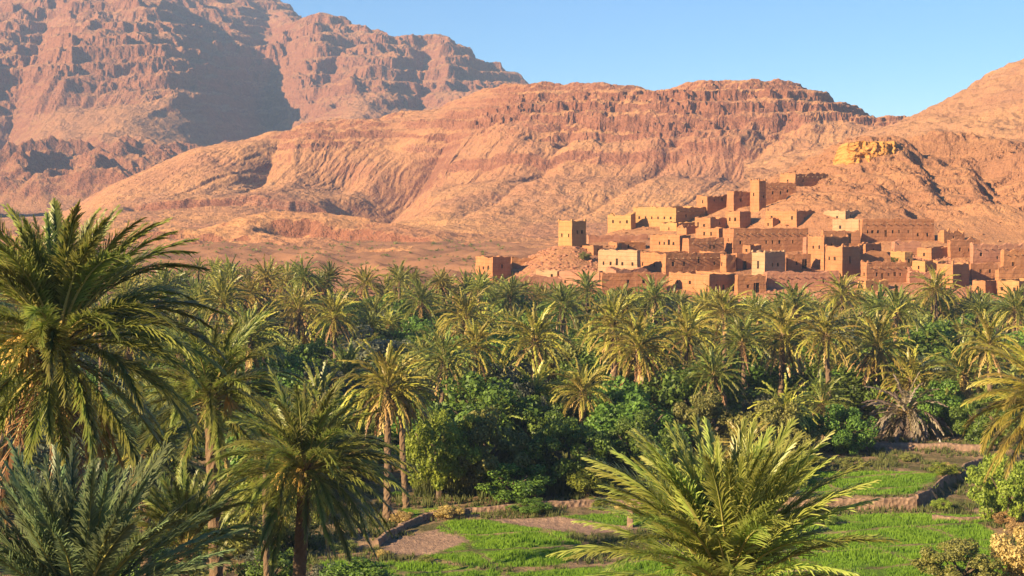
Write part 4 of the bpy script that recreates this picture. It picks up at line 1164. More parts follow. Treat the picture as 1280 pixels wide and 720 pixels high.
# silhouette of the grove top in the photograph: palms must not rise over it
TOPX = [-100, 100, 200, 300, 420, 520, 600, 700, 760, 840, 940, 1010, 1060, 1120, 1170, 1230, 1290, 1400]
TOPY = [320, 320, 321, 324, 327, 330, 341, 356, 358, 364, 370, 366, 358, 366, 357, 365, 373, 373]
def in_fields(x, y):
    """bare ground, fields and the walls between them: nothing tall grows here"""
    px_ = 640 + F * x / y
    lower = (y < 112) & (px_ > 455) & (px_ < 1330) & (y > 70)
    upper = (y < 128) & (y > 100) & (px_ > 990) & (px_ < 1260)
    return lower | upper
spots = [(s[0], s[1]) for s in PALM_SPOTS]
cand = []
for _ in range(9000):
    y = math.sqrt(random.uniform(100 ** 2, 258 ** 2)); px = random.uniform(-70, 1350); x = (px - 640) / F * y
    if in_fields(x, y): continue
    if 500 < px < 900 and y < 122: continue
    if px > 990 and y < 136: continue
    d2 = (5.3 if y > 200 else 6.6 if y > 160 else 8.0) ** 2 * (1 + 0.9 * max(0, float(fbm(np.array([x / 26.0]), np.array([y / 26.0]), 2, 190)[0])) * 2)
    if all((x - a) ** 2 + (y - b) ** 2 > d2 for a, b in spots):
        spots.append((x, y)); cand.append((x, y, px))
rest = []
for (x, y, px) in cand:
    zt = float(HT(x, y))
    ytop = np.interp(px, TOPX, TOPY) + random.uniform(0, 7)
    hmax = EYE - (ytop - HZ) / F * y - zt        # top of the crown
    h = random.uniform(6.5, 12.0) if random.random() < 0.7 else random.uniform(4, 7)
    tot = min(h + 3.0, hmax)
    sz = random.uniform(0.65, 1.12)
    if tot < 2.0: continue
    if tot < 4.5: sz *= 0.75
    hc = max(0.6, tot - 3.0 * sz)
    # do not stand in front of a palm the picture singles out
    pyc = HZ + (EYE - (zt + hc)) * F / y
    rpx = 3.2 * sz * F / y
    hide = False
    for (sx, sy, spx, spy, srp) in PALM_SPOTS:
        if sy > y - 4 and abs(px - spx) < (rpx + srp) * 0.72 and pyc - rpx < spy + srp * 0.7 and pyc + 0.2 * rpx > spy - srp * 1.0: hide = True; break
    if hide:
        hc *= 0.45
        pyc = HZ + (EYE - (zt + hc)) * F / y
        if any(sy > y - 4 and abs(px - spx) < (rpx + srp) * 0.6 and pyc - rpx < spy + srp * 0.3 for (sx, sy, spx, spy, srp) in PALM_SPOTS): continue
    rest.append((x, y, zt, hc, sz, px))
rest.sort(key=lambda r: r[1] / r[4])
print('PALMS', len(rest))
LANDMARKS = [(px, py, l) for (px, py, l) in [
 (484, 487, 'the golden twin trunked palm'), (372, 390, 'the close pair of golden palms'), (552, 452, 'the upright crowned palm'),
 (584, 398, 'the pale crowned palm in mid grove'), (668, 428, 'the star shaped palm in mid grove'), (795, 436, 'the heavy headed skirted palm'),
 (731, 492, 'the low star shaped palm'), (890, 472, 'the pale low palm'), (977, 422, 'the slim tall palm'), (1095, 432, 'the palm above the grey drooping one'),
 (1205, 468, 'the dark headed palm'), (1055, 370, 'the palm at the blank village wall'), (1169, 364, 'the palm at the small square tower'),
 (733, 364, 'the dark thin palm at the reddish wall'), (1268, 388, 'the palm below the last bright house'), (703, 385, 'the palm under the pale low wall'),
 (528, 378, 'the green far palm below the hills'), (455, 358, 'the yellowish far left palm'), (640, 372, 'the palm under the leftmost house'),
 (310, 430, 'the upswept tall palm'), (76, 436, 'the biggest left palm'), (905, 390, 'the palm below the bright front house'), (820, 374, 'the palm at the reddish wall end'),
 (1244, 432, 'the golden palm at the right edge'), (250, 350, 'the far left grove edge')]]
LANDMARKS += [(640, 640, 'the low garden wall'), (520, 690, 'the brown tilled plot'), (1090, 632, 'the terrace wall'), (1200, 640, 'the terrace corner'), (1000, 690, 'the bright palm fan')]
def relabel(kindword, px, py, LM):
    """names a plant by its place beside the nearest landmark of the grove; numbers those that share a place by nearness"""
    lx, ly, ln = min(LM, key=lambda l: (l[0] - px) ** 2 + 2 * (l[1] - py) ** 2)
    dx, dy = px - lx, (py - ly) * 1.3
    a = math.degrees(math.atan2(-dy, dx)) % 360
    w = ['right of', 'behind and right of', 'behind', 'behind and left of', 'left of', 'in front and left of', 'in front of', 'in front and right of'][int((a + 22.5) // 45) % 8]
    return ln, w, math.hypot(dx, dy)
ORD = ['nearest', 'second', 'third', 'fourth', 'fifth', 'sixth', 'seventh', 'eighth', 'ninth', 'tenth', 'eleventh', 'twelfth', 'thirteenth', 'fourteenth', 'fifteenth', 'sixteenth', 'seventeenth', 'eighteenth', 'nineteenth', 'twentieth'] + ['outermost'] * 40
def label_all(items, noun, cat, group, LM=None):
    """items: (object, px, py, look)"""
    buckets = {}
    for it in items:
        ln, w, d = relabel(noun, it[1], it[2], LM or LANDMARKS)
        buckets.setdefault((ln, w, it[3]), []).append((d, it))
    for (ln, w, look), L in buckets.items():
        L.sort(key=lambda q: q[0])
        for k, (d, it) in enumerate(L):
            tag(it[0], (f'{ORD[k]} ' if len(L) > 1 else '') + f'{look} {noun} {w} {ln}'.strip(), cat, group)
NI = 262
GROVE = []
for i, (x, y, zt, hc, sz, px) in enumerate(rest[:NI]):
    root = empty('date_palm', (x, y, zt))
    root.rotation_euler = (random.uniform(-.09, .09), random.uniform(-.09, .09), 0)
    GROVE.append((root, px, HZ + (EYE - zt - hc) * F / y, ('green' if (i * 5 + int(x)) % 12 % 3 != 1 else 'yellowish')))
    key = min(TRUNKS, key=lambda k: abs(k - hc))
    link('trunk', TRUNKS[key][i % 2], root, (0, 0, 0), (0, 0, i * 1.3), (sz, sz, hc / key))
    link('crown', CROWNS[(i * 5 + int(x)) % 12], root, (0, 0, hc), (random.uniform(-.25, .25), random.uniform(-.25, .25), random.uniform(0, 6.28)), (sz * random.uniform(0.85, 1.15), sz * random.uniform(0.85, 1.15), sz * random.uniform(0.85, 1.2)))
label_all(GROVE, 'palm', 'palm tree', 'date palms crowding the grove')
label_all(VFILL, 'house', 'house', 'earthen houses of the hillside village', [(949, 250, 'the tallest tower'), (960, 300, 'the big central block'), (810, 272, 'the long yellow wall'), (772, 328, 'the whitish windowed house'),
    (850, 330, 'the wide orange house'), (1040, 318, 'the square tower house'), (950, 330, 'the narrow pale tower'), (1120, 290, 'the long wall house'), (1105, 342, 'the flat roofed five windowed house'), (1190, 345, 'the small square tower'), (1262, 360, 'the last low front houses')])
# the farthest ones, past counting
Vs = []; Qs = []; Ms = []; As = []; n = 0
base = [crown_arrays(0, 9, 700 + k, [(0, 2), (1, 4), (2, 5), (3, 5), (4, 5), (5, 4), (6, 3), (7, 2)], 0.30) for k in range(4)]
for i, (x, y, zt, hc, sz, px) in enumerate(rest[NI:]):
    V, Q, M, A = base[i % 4]
    a = random.uniform(0, 6.28); R_ = np.array(Matrix.Rotation(a, 3, 'Z'))
    Vs.append((V @ R_.T) * sz + np.array([x, y, zt + hc])); Qs.append(Q + n); Ms.append(M); As.append(A); n += len(V)
    tv = np.array([(math.cos(b) * 0.2, math.sin(b) * 0.2, z) for z in (-0.5, hc) for b in (0, 1.57, 3.14, 4.71)]) + np.array([x, y, zt])
    Vs.append(tv); Qs.append(np.array([(k, (k + 1) % 4, 4 + (k + 1) % 4, 4 + k) for k in range(4)]) + n); Ms.append(np.full(4, 3)); As.append(np.zeros(8)); n += 8
if Vs:
    o = link('far_palm_grove', np_mesh('far_palm_grove', np.concatenate(Vs), np.concatenate(Qs), [M_frond2, M_dead, M_rib, M_bark], False, np.concatenate(Ms), {'along': np.concatenate(As)}))
    tag(o, kind='stuff')
# ------------------------------------------------------------------ broadleaf trees and shrubs
def mat_bush(name, a, b, trans=0.35):
    t = NT(name)
    n = t.noise(t.pos(), 0.9, 4, 0.6)
    c = t.mix(t.ramp(n, [(0.35, 0), (0.65, 1)]), a, b)
    c = t.mix(t.attr('along'), c, tuple(min(1, v * 1.5) for v in b))
    c = t.hsv(c, t.math('MULTIPLY_ADD', t.rnd(), 0.04, 0.48), 1.0, t.math('MULTIPLY_ADD', t.rnd(), 0.5, 0.75))
    return t.bsdf(c, 0.5, None, 0.3, trans, c)
M_b = {
 'bright': mat_bush('fig_leaves', (0.123, 0.180, 0.024), (0.246, 0.279, 0.040), 0.45),
 'olive': mat_bush('olive_leaves', (0.10, 0.13, 0.03), (0.24, 0.24, 0.06)),
 'dark': mat_bush('dark_leaves', (0.046, 0.092, 0.017), (0.123, 0.189, 0.028)),
 'grey': mat_bush('tamarisk_leaves', (0.085, 0.10, 0.065), (0.13, 0.14, 0.09)),
 'tan': mat_bush('dry_leaves', (0.30, 0.20, 0.07), (0.42, 0.30, 0.12)),
}
t = NT('tree_bark')
M_tbark = t.bsdf(t.mix(t.noise(t.pos(), 6, 4), (0.07, 0.05, 0.035), (0.17, 0.12, 0.08)), 0.95, t.bump(t.noise(t.pos(), 20, 4), 0.8, 0.03))

def bush_crown(seed, n, leaf, mat, flat=0.75, nclump=46, spread=0.26):
    """unit crown (radius about 1, standing on z=0) of leaves gathered in many uneven clumps"""
    g = np.random.default_rng(seed)
    d = g.normal(size=(nclump, 3)); d /= np.linalg.norm(d, axis=1)[:, None]
    d[:, 2] = d[:, 2] * 0.9 + 0.15
    rad = g.uniform(0.45, 0.98, nclump) ** 0.7
    C = d * rad[:, None] * (0.75 + 0.35 * g.uniform(size=(nclump, 1)))
    C[:, 2] = C[:, 2] * flat + flat * 0.95
    C[:, :2] *= (0.72 + 0.4 * np.sin(np.pi * np.clip(C[:, 2:3] / (2.1 * flat), 0.1, 0.9)))
    C[:, :2] *= g.uniform(0.85, 1.2, (nclump, 1))
    sp = spread * g.uniform(0.6, 1.25, nclump)
    w = sp ** 2; w /= w.sum()
    k = g.choice(nclump, n, p=w)
    off = g.normal(size=(n, 3)); off /= np.linalg.norm(off, axis=1)[:, None]
    off *= g.uniform(0.35, 1.0, n)[:, None] ** 0.5
    P = C[k] + off * sp[k][:, None] * np.array([1, 1, 0.8])
    nrm = off * 0.9 + g.normal(size=(n, 3)) * 0.55 + np.array([0, 0, 0.35]); nrm /= np.linalg.norm(nrm, axis=1)[:, None]
    u = np.cross(nrm, g.normal(size=(n, 3))); u /= np.linalg.norm(u, axis=1)[:, None]
    v = np.cross(nrm, u)
    s = leaf * g.uniform(0.6, 1.3, n)[:, None]
    V = np.stack([P - u * s, P + v * s * 0.55, P + u * s, P - v * s * 0.55], 1).reshape(-1, 3)
    Q = np.arange(4 * n).reshape(-1, 4)
    return np_mesh('crown', V, Q, mat, False, None, {'along': np.repeat(g.uniform(0, 1, n) ** 2, 4)})
def limb_mesh(seed, h=1.0):
    """short trunk forking into limbs, unit crown scale"""
    g = np.random.default_rng(seed); V = []; Q = []
    def tube(p, q, r0, r1):
        d = q - p; d = d / np.linalg.norm(d); s = np.cross(d, [0.2, 0.9, 0.1]); s /= np.linalg.norm(s); u = np.cross(d, s); b = len(V)
        for c, r in ((p, r0), (q, r1)):
            for k in range(6):
                a = k * math.pi / 3; V.append(c + s * r * math.cos(a) + u * r * math.sin(a))
        Q.extend([(b + k, b + (k + 1) % 6, b + 6 + (k + 1) % 6, b + 6 + k) for k in range(6)])
    f = np.array([g.uniform(-.05, .05), g.uniform(-.05, .05), 0.42])
    tube(np.array([0, 0, -0.15]), f, 0.085, 0.06)
    for k in range(5):
        a = k * 1.256 + g.uniform(-.3, .3); m = f + np.array([math.cos(a) * 0.33, math.sin(a) * 0.33, g.uniform(0.3, 0.5)])
        tube(f, m, 0.045, 0.03)
        tube(m, m + np.array([math.cos(a) * 0.25, math.sin(a) * 0.25, g.uniform(0.15, 0.4)]), 0.03, 0.012)
        tube(m, m + np.array([math.cos(a + 1) * 0.2, math.sin(a + 1) * 0.2, g.uniform(0.15, 0.35)]), 0.022, 0.01)
    return np_mesh('trunk', np.array(V), np.array(Q), M_tbark)
LIMBS = [limb_mesh(k) for k in range(3)]
BUSH = {k: [bush_crown(800 + 10 * i + j, 5200, 0.052, m) for j in range(2)] for i, (k, m) in enumerate(M_b.items())}
BIG = {k: bush_crown(900 + i, 13000, 0.038, M_b[k], 0.8, 64, 0.2) for i, k in enumerate(('bright', 'olive', 'dark', 'grey'))}
def tree(label, x, y, rad, hgt, kind, name='leafy_tree', cat='tree', group=None, big=False, z=None):
    zz = float(HT(x, y)) if z is None else z
    root = empty(name, (x, y, zz)); tag(root, label, cat, group)
    me = BIG[kind] if big else random.choice(BUSH[kind])
    s = hgt / 1.65
    link('crown', me, root, (0, 0, 0.0), (0, 0, random.uniform(0, 6.28)), (rad, rad, s))
    link('trunk', random.choice(LIMBS), root, (0, 0, 0), (0, 0, random.uniform(0, 6)), (rad, rad, s))
    return root
def tree_px(label, px, pbase, rpx, hpx, kind, D=None, **kw):
    """placed by the row of its foot"""
    D = D or (EYE - 0.0) * F / (pbase - HZ)
    x = (px - 640) / F * D
    return tree(label, x, D, rpx * D / F, hpx * D / F, kind, **kw)
tree_px('large bright leafy tree with a yellow green top beside the twin bare trunks', 548, 622, 54, 122, 'bright', big=True)
tree_px('broad olive green tree merging into the right side of the bright leafy tree', 606, 618, 56, 112, 'olive', big=True)
tree_px('dark green rounded tree behind the garden wall in the centre', 712, 612, 58, 98, 'dark', big=True)
tree_px('dark leafy tree in the shade right of the rounded tree', 800, 610, 52, 92, 'dark', D=117, big=True)
tree_px('grey green tree with fine foliage among palms at mid left', 396, 505, 46, 80, 'grey', D=146, big=True)
tree_px('dull grey green tree in the deep shade of the grove centre', 640, 560, 40, 84, 'grey', D=138, big=True)
tree_px('olive green thicket tree behind the bright young palm fan', 885, 586, 46, 90, 'olive', D=128, big=True)
tree_px('bushy tree right of the thicket, at the foot of the slim tall palm', 972, 590, 46, 88, 'olive', D=124, big=True)
tree_px('dark bush tree left of the grey drooping palm', 1050, 586, 44, 78, 'dark', D=127, big=True)
tree_px('dark tree in the shadow right of the grey drooping palm', 1235, 590, 44, 88, 'dark', D=130, big=True)
tree_px('black green tree behind the grey drooping palm', 1170, 575, 46, 86, 'dark', D=136, big=True)
tree_px('leafy light green shrub at the right edge below the golden palm', 1262, 660, 46, 100, 'bright', name='shrub', cat='shrub', big=True)
tree_px('low dark green shrub at the bottom right beside the dry one', 1202, 745, 50, 66, 'olive', name='shrub', cat='shrub', big=True)
tree_px('dry tan shrub in the bottom right corner', 1284, 740, 40, 88, 'tan', name='shrub', cat='shrub')
tree_px('small orange dry bush on the upper garden wall', 1184, 607, 14, 26, 'tan', D=118, name='shrub', cat='shrub')
tree_px('small dry bush at the near end of the upper field', 1022, 592, 14, 18, 'tan', D=124, name='shrub', cat='shrub')
tree_px('shrub with fresh leaves low behind the garden wall left of the rounded tree', 735, 640, 36, 44, 'bright', D=112, name='shrub', cat='shrub')
tree_px('dark shrub filling the shade under the olive tree', 640, 640, 48, 52, 'dark', D=110, name='shrub', cat='shrub')
tree_px('dark low shrub at the bottom edge right of the round crowned palm', 450, 760, 50, 60, 'dark', name='shrub', cat='shrub')
tree_px('sunny green undergrowth shrub left of the round crowned palm', 300, 700, 55, 70, 'olive', name='shrub', cat='shrub')
tree_px('dim shrub under the corner palm fan', 190, 760, 60, 80, 'dark', name='shrub', cat='shrub')
tree_px('thorny shrub on the ruined mound below the lone watch tower', 731, 328, 7, 12, 'olive', D=294, name='shrub', cat='shrub')
tree_px('dark shrub on the rubble slope below the long wall house', 1120, 317, 10, 11, 'dark', D=297, name='shrub', cat='shrub')
# plots of the gardens
def patch_mask(x, y, poly, soft=0.5):
    """1 inside a polygon given in (px, row) of the valley floor"""
    pts = [((p - 640) / F * ((EYE - z) * F / (r - HZ)), (EYE - z) * F / (r - HZ)) for p, r, z in poly]
    ins = np.zeros(x.shape, bool); n = len(pts); j = n - 1
    for i in range(n):
        xi, yi = pts[i]; xj, yj = pts[j]
        c = ((yi > y) != (yj > y)) & (x < (xj - xi) * (y - yi) / (yj - yi + 1e-9) + xi)
        ins ^= c; j = i
    return ins.astype(float)
def P0(l, z=0.0): return [(a, b, z) for a, b in l]
GREENS = [P0([(545, 668), (640, 655), (745, 690), (700, 712), (600, 716), (530, 700)]), P0([(560, 653), (640, 652), (720, 672), (640, 690), (590, 675), (545, 664)]),
          P0([(700, 650), (790, 642), (900, 645), (900, 660), (760, 664)]), P0([(500, 640), (600, 636), (640, 640), (520, 652)]),
          P0([(400, 705), (520, 708), (640, 722), (900, 700), (1000, 690), (1000, 900), (380, 900)]),
          P0([(985, 662), (1100, 656), (1215, 656), (1240, 668), (1270, 720), (1300, 900), (900, 900), (900, 700)]),
          P0([(1000, 648), (1120, 646), (1260, 648), (1260, 657), (1000, 656)])]
SOILS = [P0([(470, 694), (500, 676), (545, 666), (590, 682), (540, 700)]), P0([(605, 652), (700, 650), (800, 664), (735, 672), (650, 660)])]
UPZ = 0.8
UPPER = [P0([(1000, 592), (1060, 590), (1175, 592), (1165, 604), (1140, 620), (1000, 622)], UPZ)]
def garden_h(x, y):
    """the upper field lies on a terrace"""
    px_ = 640 + F * x / np.maximum(y, 1)
    edge = np.interp(px_, [880, 1000, 1140, 1165, 1195, 1215, 1245, 1300], [109.0, 107.8, 107.6, 110.5, 117.0, 121.0, 124, 127.0])
    up = sstep(edge - 0.1, edge + 0.1, y) * sstep(146, 138, y) * sstep(850, 900, px_)
    return UPZ * up
def bunds(x, y):
    """narrow earth banks and ditches that divide the crops"""
    u = (x * 0.94 + y * 0.33 + 0.5 * fbm(x / 6, y / 6, 2, 230)) / 6.4; v = (y * 0.95 - x * 0.22 + 0.4 * fbm(x / 5, y / 5, 2, 232)) / 4.6
    return (np.abs(u % 1 - 0.5) < 0.035) | (np.abs(v % 1 - 0.5) < 0.045)
# fill of trees between the palms
tp = []
NTREE = 0
kinds = ['dark', 'olive', 'dark', 'grey', 'dark', 'olive', 'dark', 'dark', 'bright', 'dark']
GTREES = []
LOOK = {'dark': 'dark green', 'olive': 'olive green', 'grey': 'grey green', 'bright': 'light green'}
for _ in range(5000):
    y = math.sqrt(random.uniform(98 ** 2, 250 ** 2)); px = random.uniform(-60, 1340); x = (px - 640) / F * y
    if 1075 < px < 1195 and y < 133: continue
    if in_fields(x, y) or (px > 990 and y < 132) or (480 < px < 900 and y < 118): continue
    if any((x - a) ** 2 + (y - b) ** 2 < 19 for a, b in tp): continue
    zt = float(HT(x, y)); ytop = np.interp(px, TOPX, TOPY) + 6
    hm = min(random.uniform(3.0, 8.5), EYE - (ytop - HZ) / F * y - zt)
    if hm < 1.5: continue
    rad = hm * random.uniform(0.5, 0.75)
    pyt = HZ + (EYE - zt - hm) * F / y
    if any(sy > y - 2 and abs(px - spx) < srp * 0.8 and pyt < spy + srp * 0.25 for (sx, sy, spx, spy, srp) in PALM_SPOTS): continue
    tp.append((x, y)); k = random.choice(kinds)
    if NTREE < 292:
        GTREES.append((tree('', x, y, rad, hm, k, name='leafy_tree', z=zt), px, HZ + (EYE - zt - hm / 2) * F / y, LOOK[k]))
        NTREE += 1
for _ in range(400):
    if len([g for g in GTREES if g[0].name.startswith('shrub')]) >= 46: break
    y = random.uniform(86, 127); px = random.uniform(430, 1330); x = (px - 640) / F * y
    if any((x - a) ** 2 + (y - b) ** 2 < 6 for a, b in tp): continue
    fx = np.array([x]); fy = np.array([y])
    if any(patch_mask(fx, fy, poly)[0] > 0 for poly in GREENS + SOILS + UPPER): continue
    tp.append((x, y)); k = random.choice(['olive', 'dark', 'olive', 'bright', 'tan'])
    r_ = random.uniform(0.5, 1.5)
    GTREES.append((tree('', x, y, r_, r_ * random.uniform(0.7, 1.3), k, name='shrub', z=float(ground_h(fx, fy)[0] + garden_h(fx, fy)[0])), px, HZ + EYE * F / y, {'tan': 'dry tan'}.get(k) or LOOK[k]))
for _ in range(300):
    if len([g for g in GTREES if g[0].name.startswith('shrub')]) >= 84: break
    y = random.uniform(48, 99); px = random.uniform(-40, 452); x = (px - 640) / F * y
    if abs(px - 381) < 26 and y < 58: continue
    if any((x - a) ** 2 + (y - b) ** 2 < 7 for a, b in tp): continue
    tp.append((x, y)); k = random.choice(['dark', 'dark', 'olive', 'dark', 'grey'])
    r_ = random.uniform(1.0, 2.2); h_ = r_ * random.uniform(0.9, 1.6); zt = float(ground_h(np.array([x]), np.array([y]))[0])
    GTREES.append((tree('', x, y, r_, h_, k, name='shrub', z=zt), px, HZ + (EYE - zt) * F / y, LOOK[k]))
label_all([g for g in GTREES if g[0].name.startswith('shrub')], 'shrub', 'shrub', 'shrubs round the garden plots')
GTREES = [g for g in GTREES if not g[0].name.startswith('shrub')]
label_all(GTREES, 'tree', 'tree', 'leafy trees filling the grove')
print('TREES', NTREE)

# ------------------------------------------------------------------ the gardens
# ground sheet carries an attribute for turf and for tilled soil
a = np.linspace(-1100, 2400, 420)
Yg = np.concatenate([np.linspace(-60, 60, 60, endpoint=False), np.linspace(60, 140, 420, endpoint=False), np.geomspace(140, 262, 50, endpoint=False), np.geomspace(262, 640, 230, endpoint=False), np.geomspace(640, 6000, 60)])
Ag, YY = np.meshgrid((a - 640) / F, Yg)
Xg = Ag * np.maximum(YY, 62.0)
Zg = ground_h(Xg, YY)
Zg = Zg + garden_h(Xg, YY) + 0.10 * fbm(Xg / 1.1, YY / 1.1, 4, 210) * ((YY > 80) & (YY < 140))
grass = np.zeros(Xg.shape); soil = np.zeros(Xg.shape)
for poly in GREENS + UPPER: grass = np.maximum(grass, patch_mask(Xg, YY, poly))
for poly in SOILS: soil = np.maximum(soil, patch_mask(Xg, YY, poly))
grass = grass * (1 - soil) * (1 - 0.85 * bunds(Xg, YY))
# raised banks along the plots
g1 = np.abs(np.gradient(grass, axis=1)) + np.abs(np.gradient(grass, axis=0)) + np.abs(np.gradient(soil, axis=1)) + np.abs(np.gradient(soil, axis=0))
Zg = Zg + 0.22 * np.clip(blur(blur(g1, 1.0, 0), 1.0, 1), 0, 0.6) + 0.06 * soil * np.sin(Xg * 5.5 + YY * 4.0)
t = NT('valley_floor')
p = t.pos()
n1 = t.noise(p, 0.25, 5, 0.6); n2 = t.noise(p, 2.2, 5, 0.7)
earth = t.mix(n2, (0.23, 0.15, 0.09), (0.38, 0.25, 0.15))
litter = t.mix(n2, (0.05, 0.06, 0.022), (0.15, 0.12, 0.06))
c = t.mix(t.ramp(n1, [(0.4, 0), (0.6, 1)]), litter, earth)
far = t.ramp(t.math('DIVIDE', t.sep(p)[1], 1000.0), [(0.245, 0), (0.275, 1)])
c = t.mix(far, c, t.mix(n2, (0.26, 0.125, 0.07), (0.36, 0.185, 0.10)))
c = t.mix(t.attr('soil'), c, t.mix(n2, (0.21, 0.13, 0.095), (0.34, 0.23, 0.165)))
c = t.mix(t.attr('turf'), c, t.mix(t.ramp(n1, [(0.4, 0), (0.6, 1)]), (0.09, 0.16, 0.02), (0.17, 0.25, 0.032)))
M_ground = t.bsdf(c, 0.95, t.bump(n2, 0.9, 0.25), 0.05)
o = link('ground', np_mesh('ground', np.stack([Xg.ravel(), YY.ravel(), Zg.ravel()], 1), grid_faces(*Xg.shape), M_ground, True, None, {'turf': grass.ravel(), 'soil': soil.ravel()}))
tag(o, kind='structure')

def gh(x, y):
    return ground_h(x, y) + garden_h(x, y)
# blades of the crops and weeds
def tufts(name, x, y, hgt, wid, mat, nb=3, lean=0.35):
    n = len(x)
    z = gh(x, y)
    Vs = []
    for k in range(nb):
        a = rng.uniform(0, 6.28, n); l = rng.uniform(0, lean, n) * hgt
        h = hgt * rng.uniform(0.6, 1.15, n); w = wid * rng.uniform(0.7, 1.3, n)
        ox = rng.normal(0, 0.06, n); oy = rng.normal(0, 0.06, n)
        bx = x + ox; by = y + oy; c, s = np.cos(a), np.sin(a); b2 = rng.uniform(0, 6.28, n)
        Vs.append(np.stack([np.stack([bx - c * w, by - s * w, z - 0.03], 1), np.stack([bx + c * w, by + s * w, z - 0.03], 1), np.stack([bx + np.cos(b2) * l, by + np.sin(b2) * l, z + h], 1)], 1))
    V = np.concatenate(Vs).reshape(-1, 3)
    o = link(name, np_mesh(name, V, np.arange(len(V)).reshape(-1, 3), mat, False, None, {'along': np.tile([0, 0, 1.0], len(V) // 3)}))
    tag(o, kind='stuff')
    return o
def mat_grass(name, a, b, tip):
    t = NT(name); n = t.noise(t.pos(), 0.22, 5, 0.75, 0.6)
    c = t.mix(t.ramp(n, [(0.38, 0), (0.62, 1)]), a, b); c = t.mix(t.math('MULTIPLY', t.attr('along'), 0.6), c, tip)
    return t.bsdf(c, 0.6, None, 0.2, 0.4, c)
M_crop = mat_grass('barley_green', (0.055, 0.165, 0.015), (0.18, 0.32, 0.026), (0.27, 0.41, 0.045))
M_weed = mat_grass('weed_green', (0.06, 0.10, 0.022), (0.12, 0.15, 0.04), (0.22, 0.20, 0.08))
def sample(n, y0, y1, p0, p1):
    y = np.sqrt(rng.uniform(y0 ** 2, y1 ** 2, n)); p = rng.uniform(p0, p1, n); return (p - 640) / F * y, y
x, y = sample(240000, 66, 127, 380, 1340)
m = np.zeros(len(x))
for poly in GREENS + UPPER: m = np.maximum(m, patch_mask(x, y, poly))
for poly in SOILS: m = m * (1 - patch_mask(x, y, poly))
# thinner along the watering furrows
px_ = 640 + F * x / y
fur = bunds(x, y)
k = (m > 0) & ~(fur & (rng.random(len(x)) < 0.85)) & (fbm(x / 3, y / 3, 3, 231) + 0.5 * fbm(x / 0.7, y / 0.7, 2, 239) > -0.22)
tufts('crop_grass', x[k], y[k], 0.26 * (1 + 0.9 * fbm(x[k] / 4, y[k] / 4, 3, 241)), 0.035, M_crop)
x, y = sample(60000, 62, 150, -60, 1340)
m = np.zeros(len(x))
for poly in GREENS + SOILS + UPPER: m = np.maximum(m, patch_mask(x, y, poly))
k = (m == 0) & (fbm(x / 4, y / 4, 3, 233) > -0.05)
tufts('weeds', x[k], y[k], 0.42, 0.05, M_weed, 4, 0.6)
x, y = sample(9000, 112, 126, 520, 1000)
k = fbm(x / 2.5, y / 2.5, 3, 236) > -0.1
tufts('reeds', x[k], y[k], 1.3, 0.06, M_weed, 5, 0.45)

# ---- garden walls of rammed earth and stone
t = NT('garden_wall_earth')
p = t.pos()
c = t.mix(t.noise(p, 1.2, 5, 0.7), (0.24, 0.15, 0.10), (0.42, 0.28, 0.19))
c = t.mix(t.ramp(t.vor(p, 2.6), [(0.0, 0.0), (0.5, 0.7)]), c, (0.17, 0.11, 0.08))
M_gwall = t.bsdf(c, 0.95, t.bump(t.vor(p, 3.0), 0.9, 0.12), 0.05)
def garden_wall(label, pts, h, thick, seed, zoff=0.0):
    """pts: (px, D) along the foot"""
    W_ = np.array([((p - 640) / F * D, D) for p, D in pts])
    seg = np.r_[0, np.cumsum(np.hypot(*np.diff(W_, axis=0).T))]
    n = max(8, int(seg[-1] / 0.22)); s = np.linspace(0, seg[-1], n)
    X = np.interp(s, seg, W_[:, 0]); Y = np.interp(s, seg, W_[:, 1])
    X = X + 0.15 * fbm(s / 3, s * 0 + seed, 3, seed); Y = Y + 0.25 * fbm(s / 4, s * 0 + seed + 5, 3, seed)
    T = np.stack([np.gradient(X), np.gradient(Y)], 1); T /= np.linalg.norm(T, axis=1)[:, None]
    N_ = np.stack([T[:, 1], -T[:, 0]], 1)
    prof = [(-0.62, -0.25), (-0.58, 0.25), (-0.5, 0.6), (-0.42, 0.9), (-0.25, 1.0), (0.25, 1.0), (0.42, 0.9), (0.5, 0.6), (0.58, 0.25), (0.62, -0.25)]
    zb = gh(X, Y) * 0 + ground_h(X, Y) + zoff
    top = h * (1 + 0.16 * fbm(s / 2.2, s * 0 + 3.3, 4, seed + 1) - 0.25 * np.clip(fbm(s / 7, s * 0 + 9, 2, seed + 2) * 2, 0, 1))
    V = []
    for (o_, k_) in prof:
        rr = 1 + 0.14 * fbm(s / 0.5, s * 0 + o_ * 5 + k_ * 3, 3, seed + 3)
        V.append(np.stack([X + N_[:, 0] * o_ * thick * rr, Y + N_[:, 1] * o_ * thick * rr, zb + top * k_ + 0.05 * fbm(s / 0.4, s * 0 + k_ * 7 + o_, 2, seed)], 1))
    V = np.concatenate(V)
    caps = [np.array([[i * n for i in range(len(prof))]]), np.array([[i * n + n - 1 for i in range(len(prof))][::-1]])]
    o = link('garden_wall', np_mesh('garden_wall', V, [grid_faces(len(prof), n)] + caps, M_gwall))
    tag(o, label, 'wall')
    return o
garden_wall('low earth garden wall running behind the lower left plots', [(500, 100.5), (530, 103.5), (590, 106), (660, 107), (730, 108.0), (800, 108.5)], 0.55, 0.34, 300)
garden_wall('crumbling end of the garden wall left of the brown tilled plot', [(470, 95.5), (485, 97.8), (504, 100)], 0.55, 0.4, 310)
garden_wall('terrace wall holding up the bright upper field, seen from the front', [(985, 107.6), (1040, 107.5), (1100, 107.2), (1145, 107.4)], 0.86, 0.3, 320)
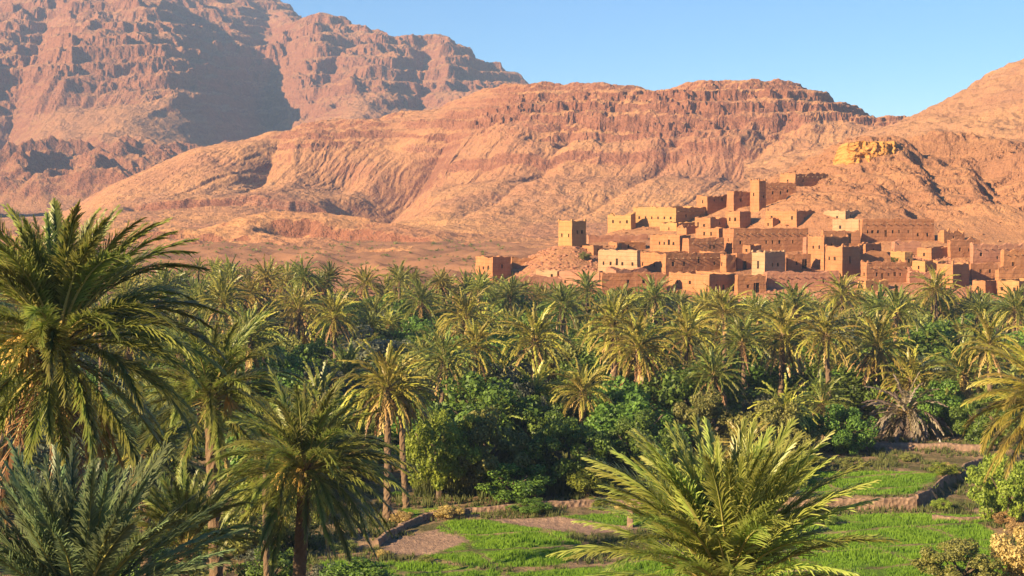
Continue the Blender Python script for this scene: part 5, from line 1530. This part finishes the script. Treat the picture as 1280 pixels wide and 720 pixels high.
garden_wall('terrace wall running away uphill from the corner of the upper field', [(1146, 107.8), (1166, 111.5), (1190, 117.0), (1214, 121.5), (1240, 124)], 1.0, 0.3, 330)
garden_wall('low earth bank at the back of the upper field under the grey palm', [(1010, 128), (1080, 129), (1160, 128), (1230, 127)], 0.55, 0.7, 340, UPZ)
garden_wall('short stone footing in the shade below the terrace corner', [(1165, 103.5), (1200, 103), (1235, 103.5)], 0.35, 0.5, 350)
# stump of a mud pillar
bm_ = garden_wall('short orange mud pillar beside the bright palm fan', [(784, 101.3), (791, 101.2)], 1.6, 0.45, 360)
bm_.name = 'mud_pillar'; bm_['category'] = 'pillar'

# ---- low thorn scrub on the dry land between grove and foothills
x, y = sample(2600, 262, 560, -60, 640)
k = (fbm(x / 14, y / 10, 3, 240) > -0.12)
x, y = x[k], y[k]
sz_ = rng.uniform(0.25, 0.8, len(x))
bv = []
gsc = np.random.default_rng(77)
n = len(x); m = 26
c = gsc.normal(size=(n, m, 3)) * 0.42; c[:, :, 2] = np.abs(c[:, :, 2])
P = c * sz_[:, None, None] + np.stack([x, y, ground_h(x, y)], 1)[:, None, :]
u = gsc.normal(size=(n, m, 3)) * 0.24 * sz_[:, None, None]; v = gsc.normal(size=(n, m, 3)) * 0.24 * sz_[:, None, None]
V = np.stack([P - u, P + u, P + v], 2).reshape(-1, 3)
o = link('scrub', np_mesh('scrub', V, np.arange(len(V)).reshape(-1, 3), M_b['olive'], False, None, {'along': np.zeros(len(V))}))
tag(o, kind='stuff')
# ------------------------------------------------------------------ the air of the valley
hb = bpy.data.meshes.new('haze')
bm = bmesh.new()
bmesh.ops.create_cube(bm, size=1.0)
bm.to_mesh(hb); bm.free()
hz = link('haze', hb, None, (0, 1500, 212), None, (4600, 3260, 430))
tag(hz, kind='stuff')
hm = bpy.data.materials.new('haze_air'); hm.use_nodes = True
hn = hm.node_tree.nodes; hn.clear()
ho = hn.new('ShaderNodeOutputMaterial'); hv = hn.new('ShaderNodeVolumePrincipled')
hv.inputs['Color'].default_value = (0.50, 0.68, 1.0, 1)
hv.inputs['Density'].default_value = 0.00015
hv.inputs['Anisotropy'].default_value = 0.0
hm.node_tree.links.new(hv.outputs[0], ho.inputs['Volume'])
hb.materials.append(hm)
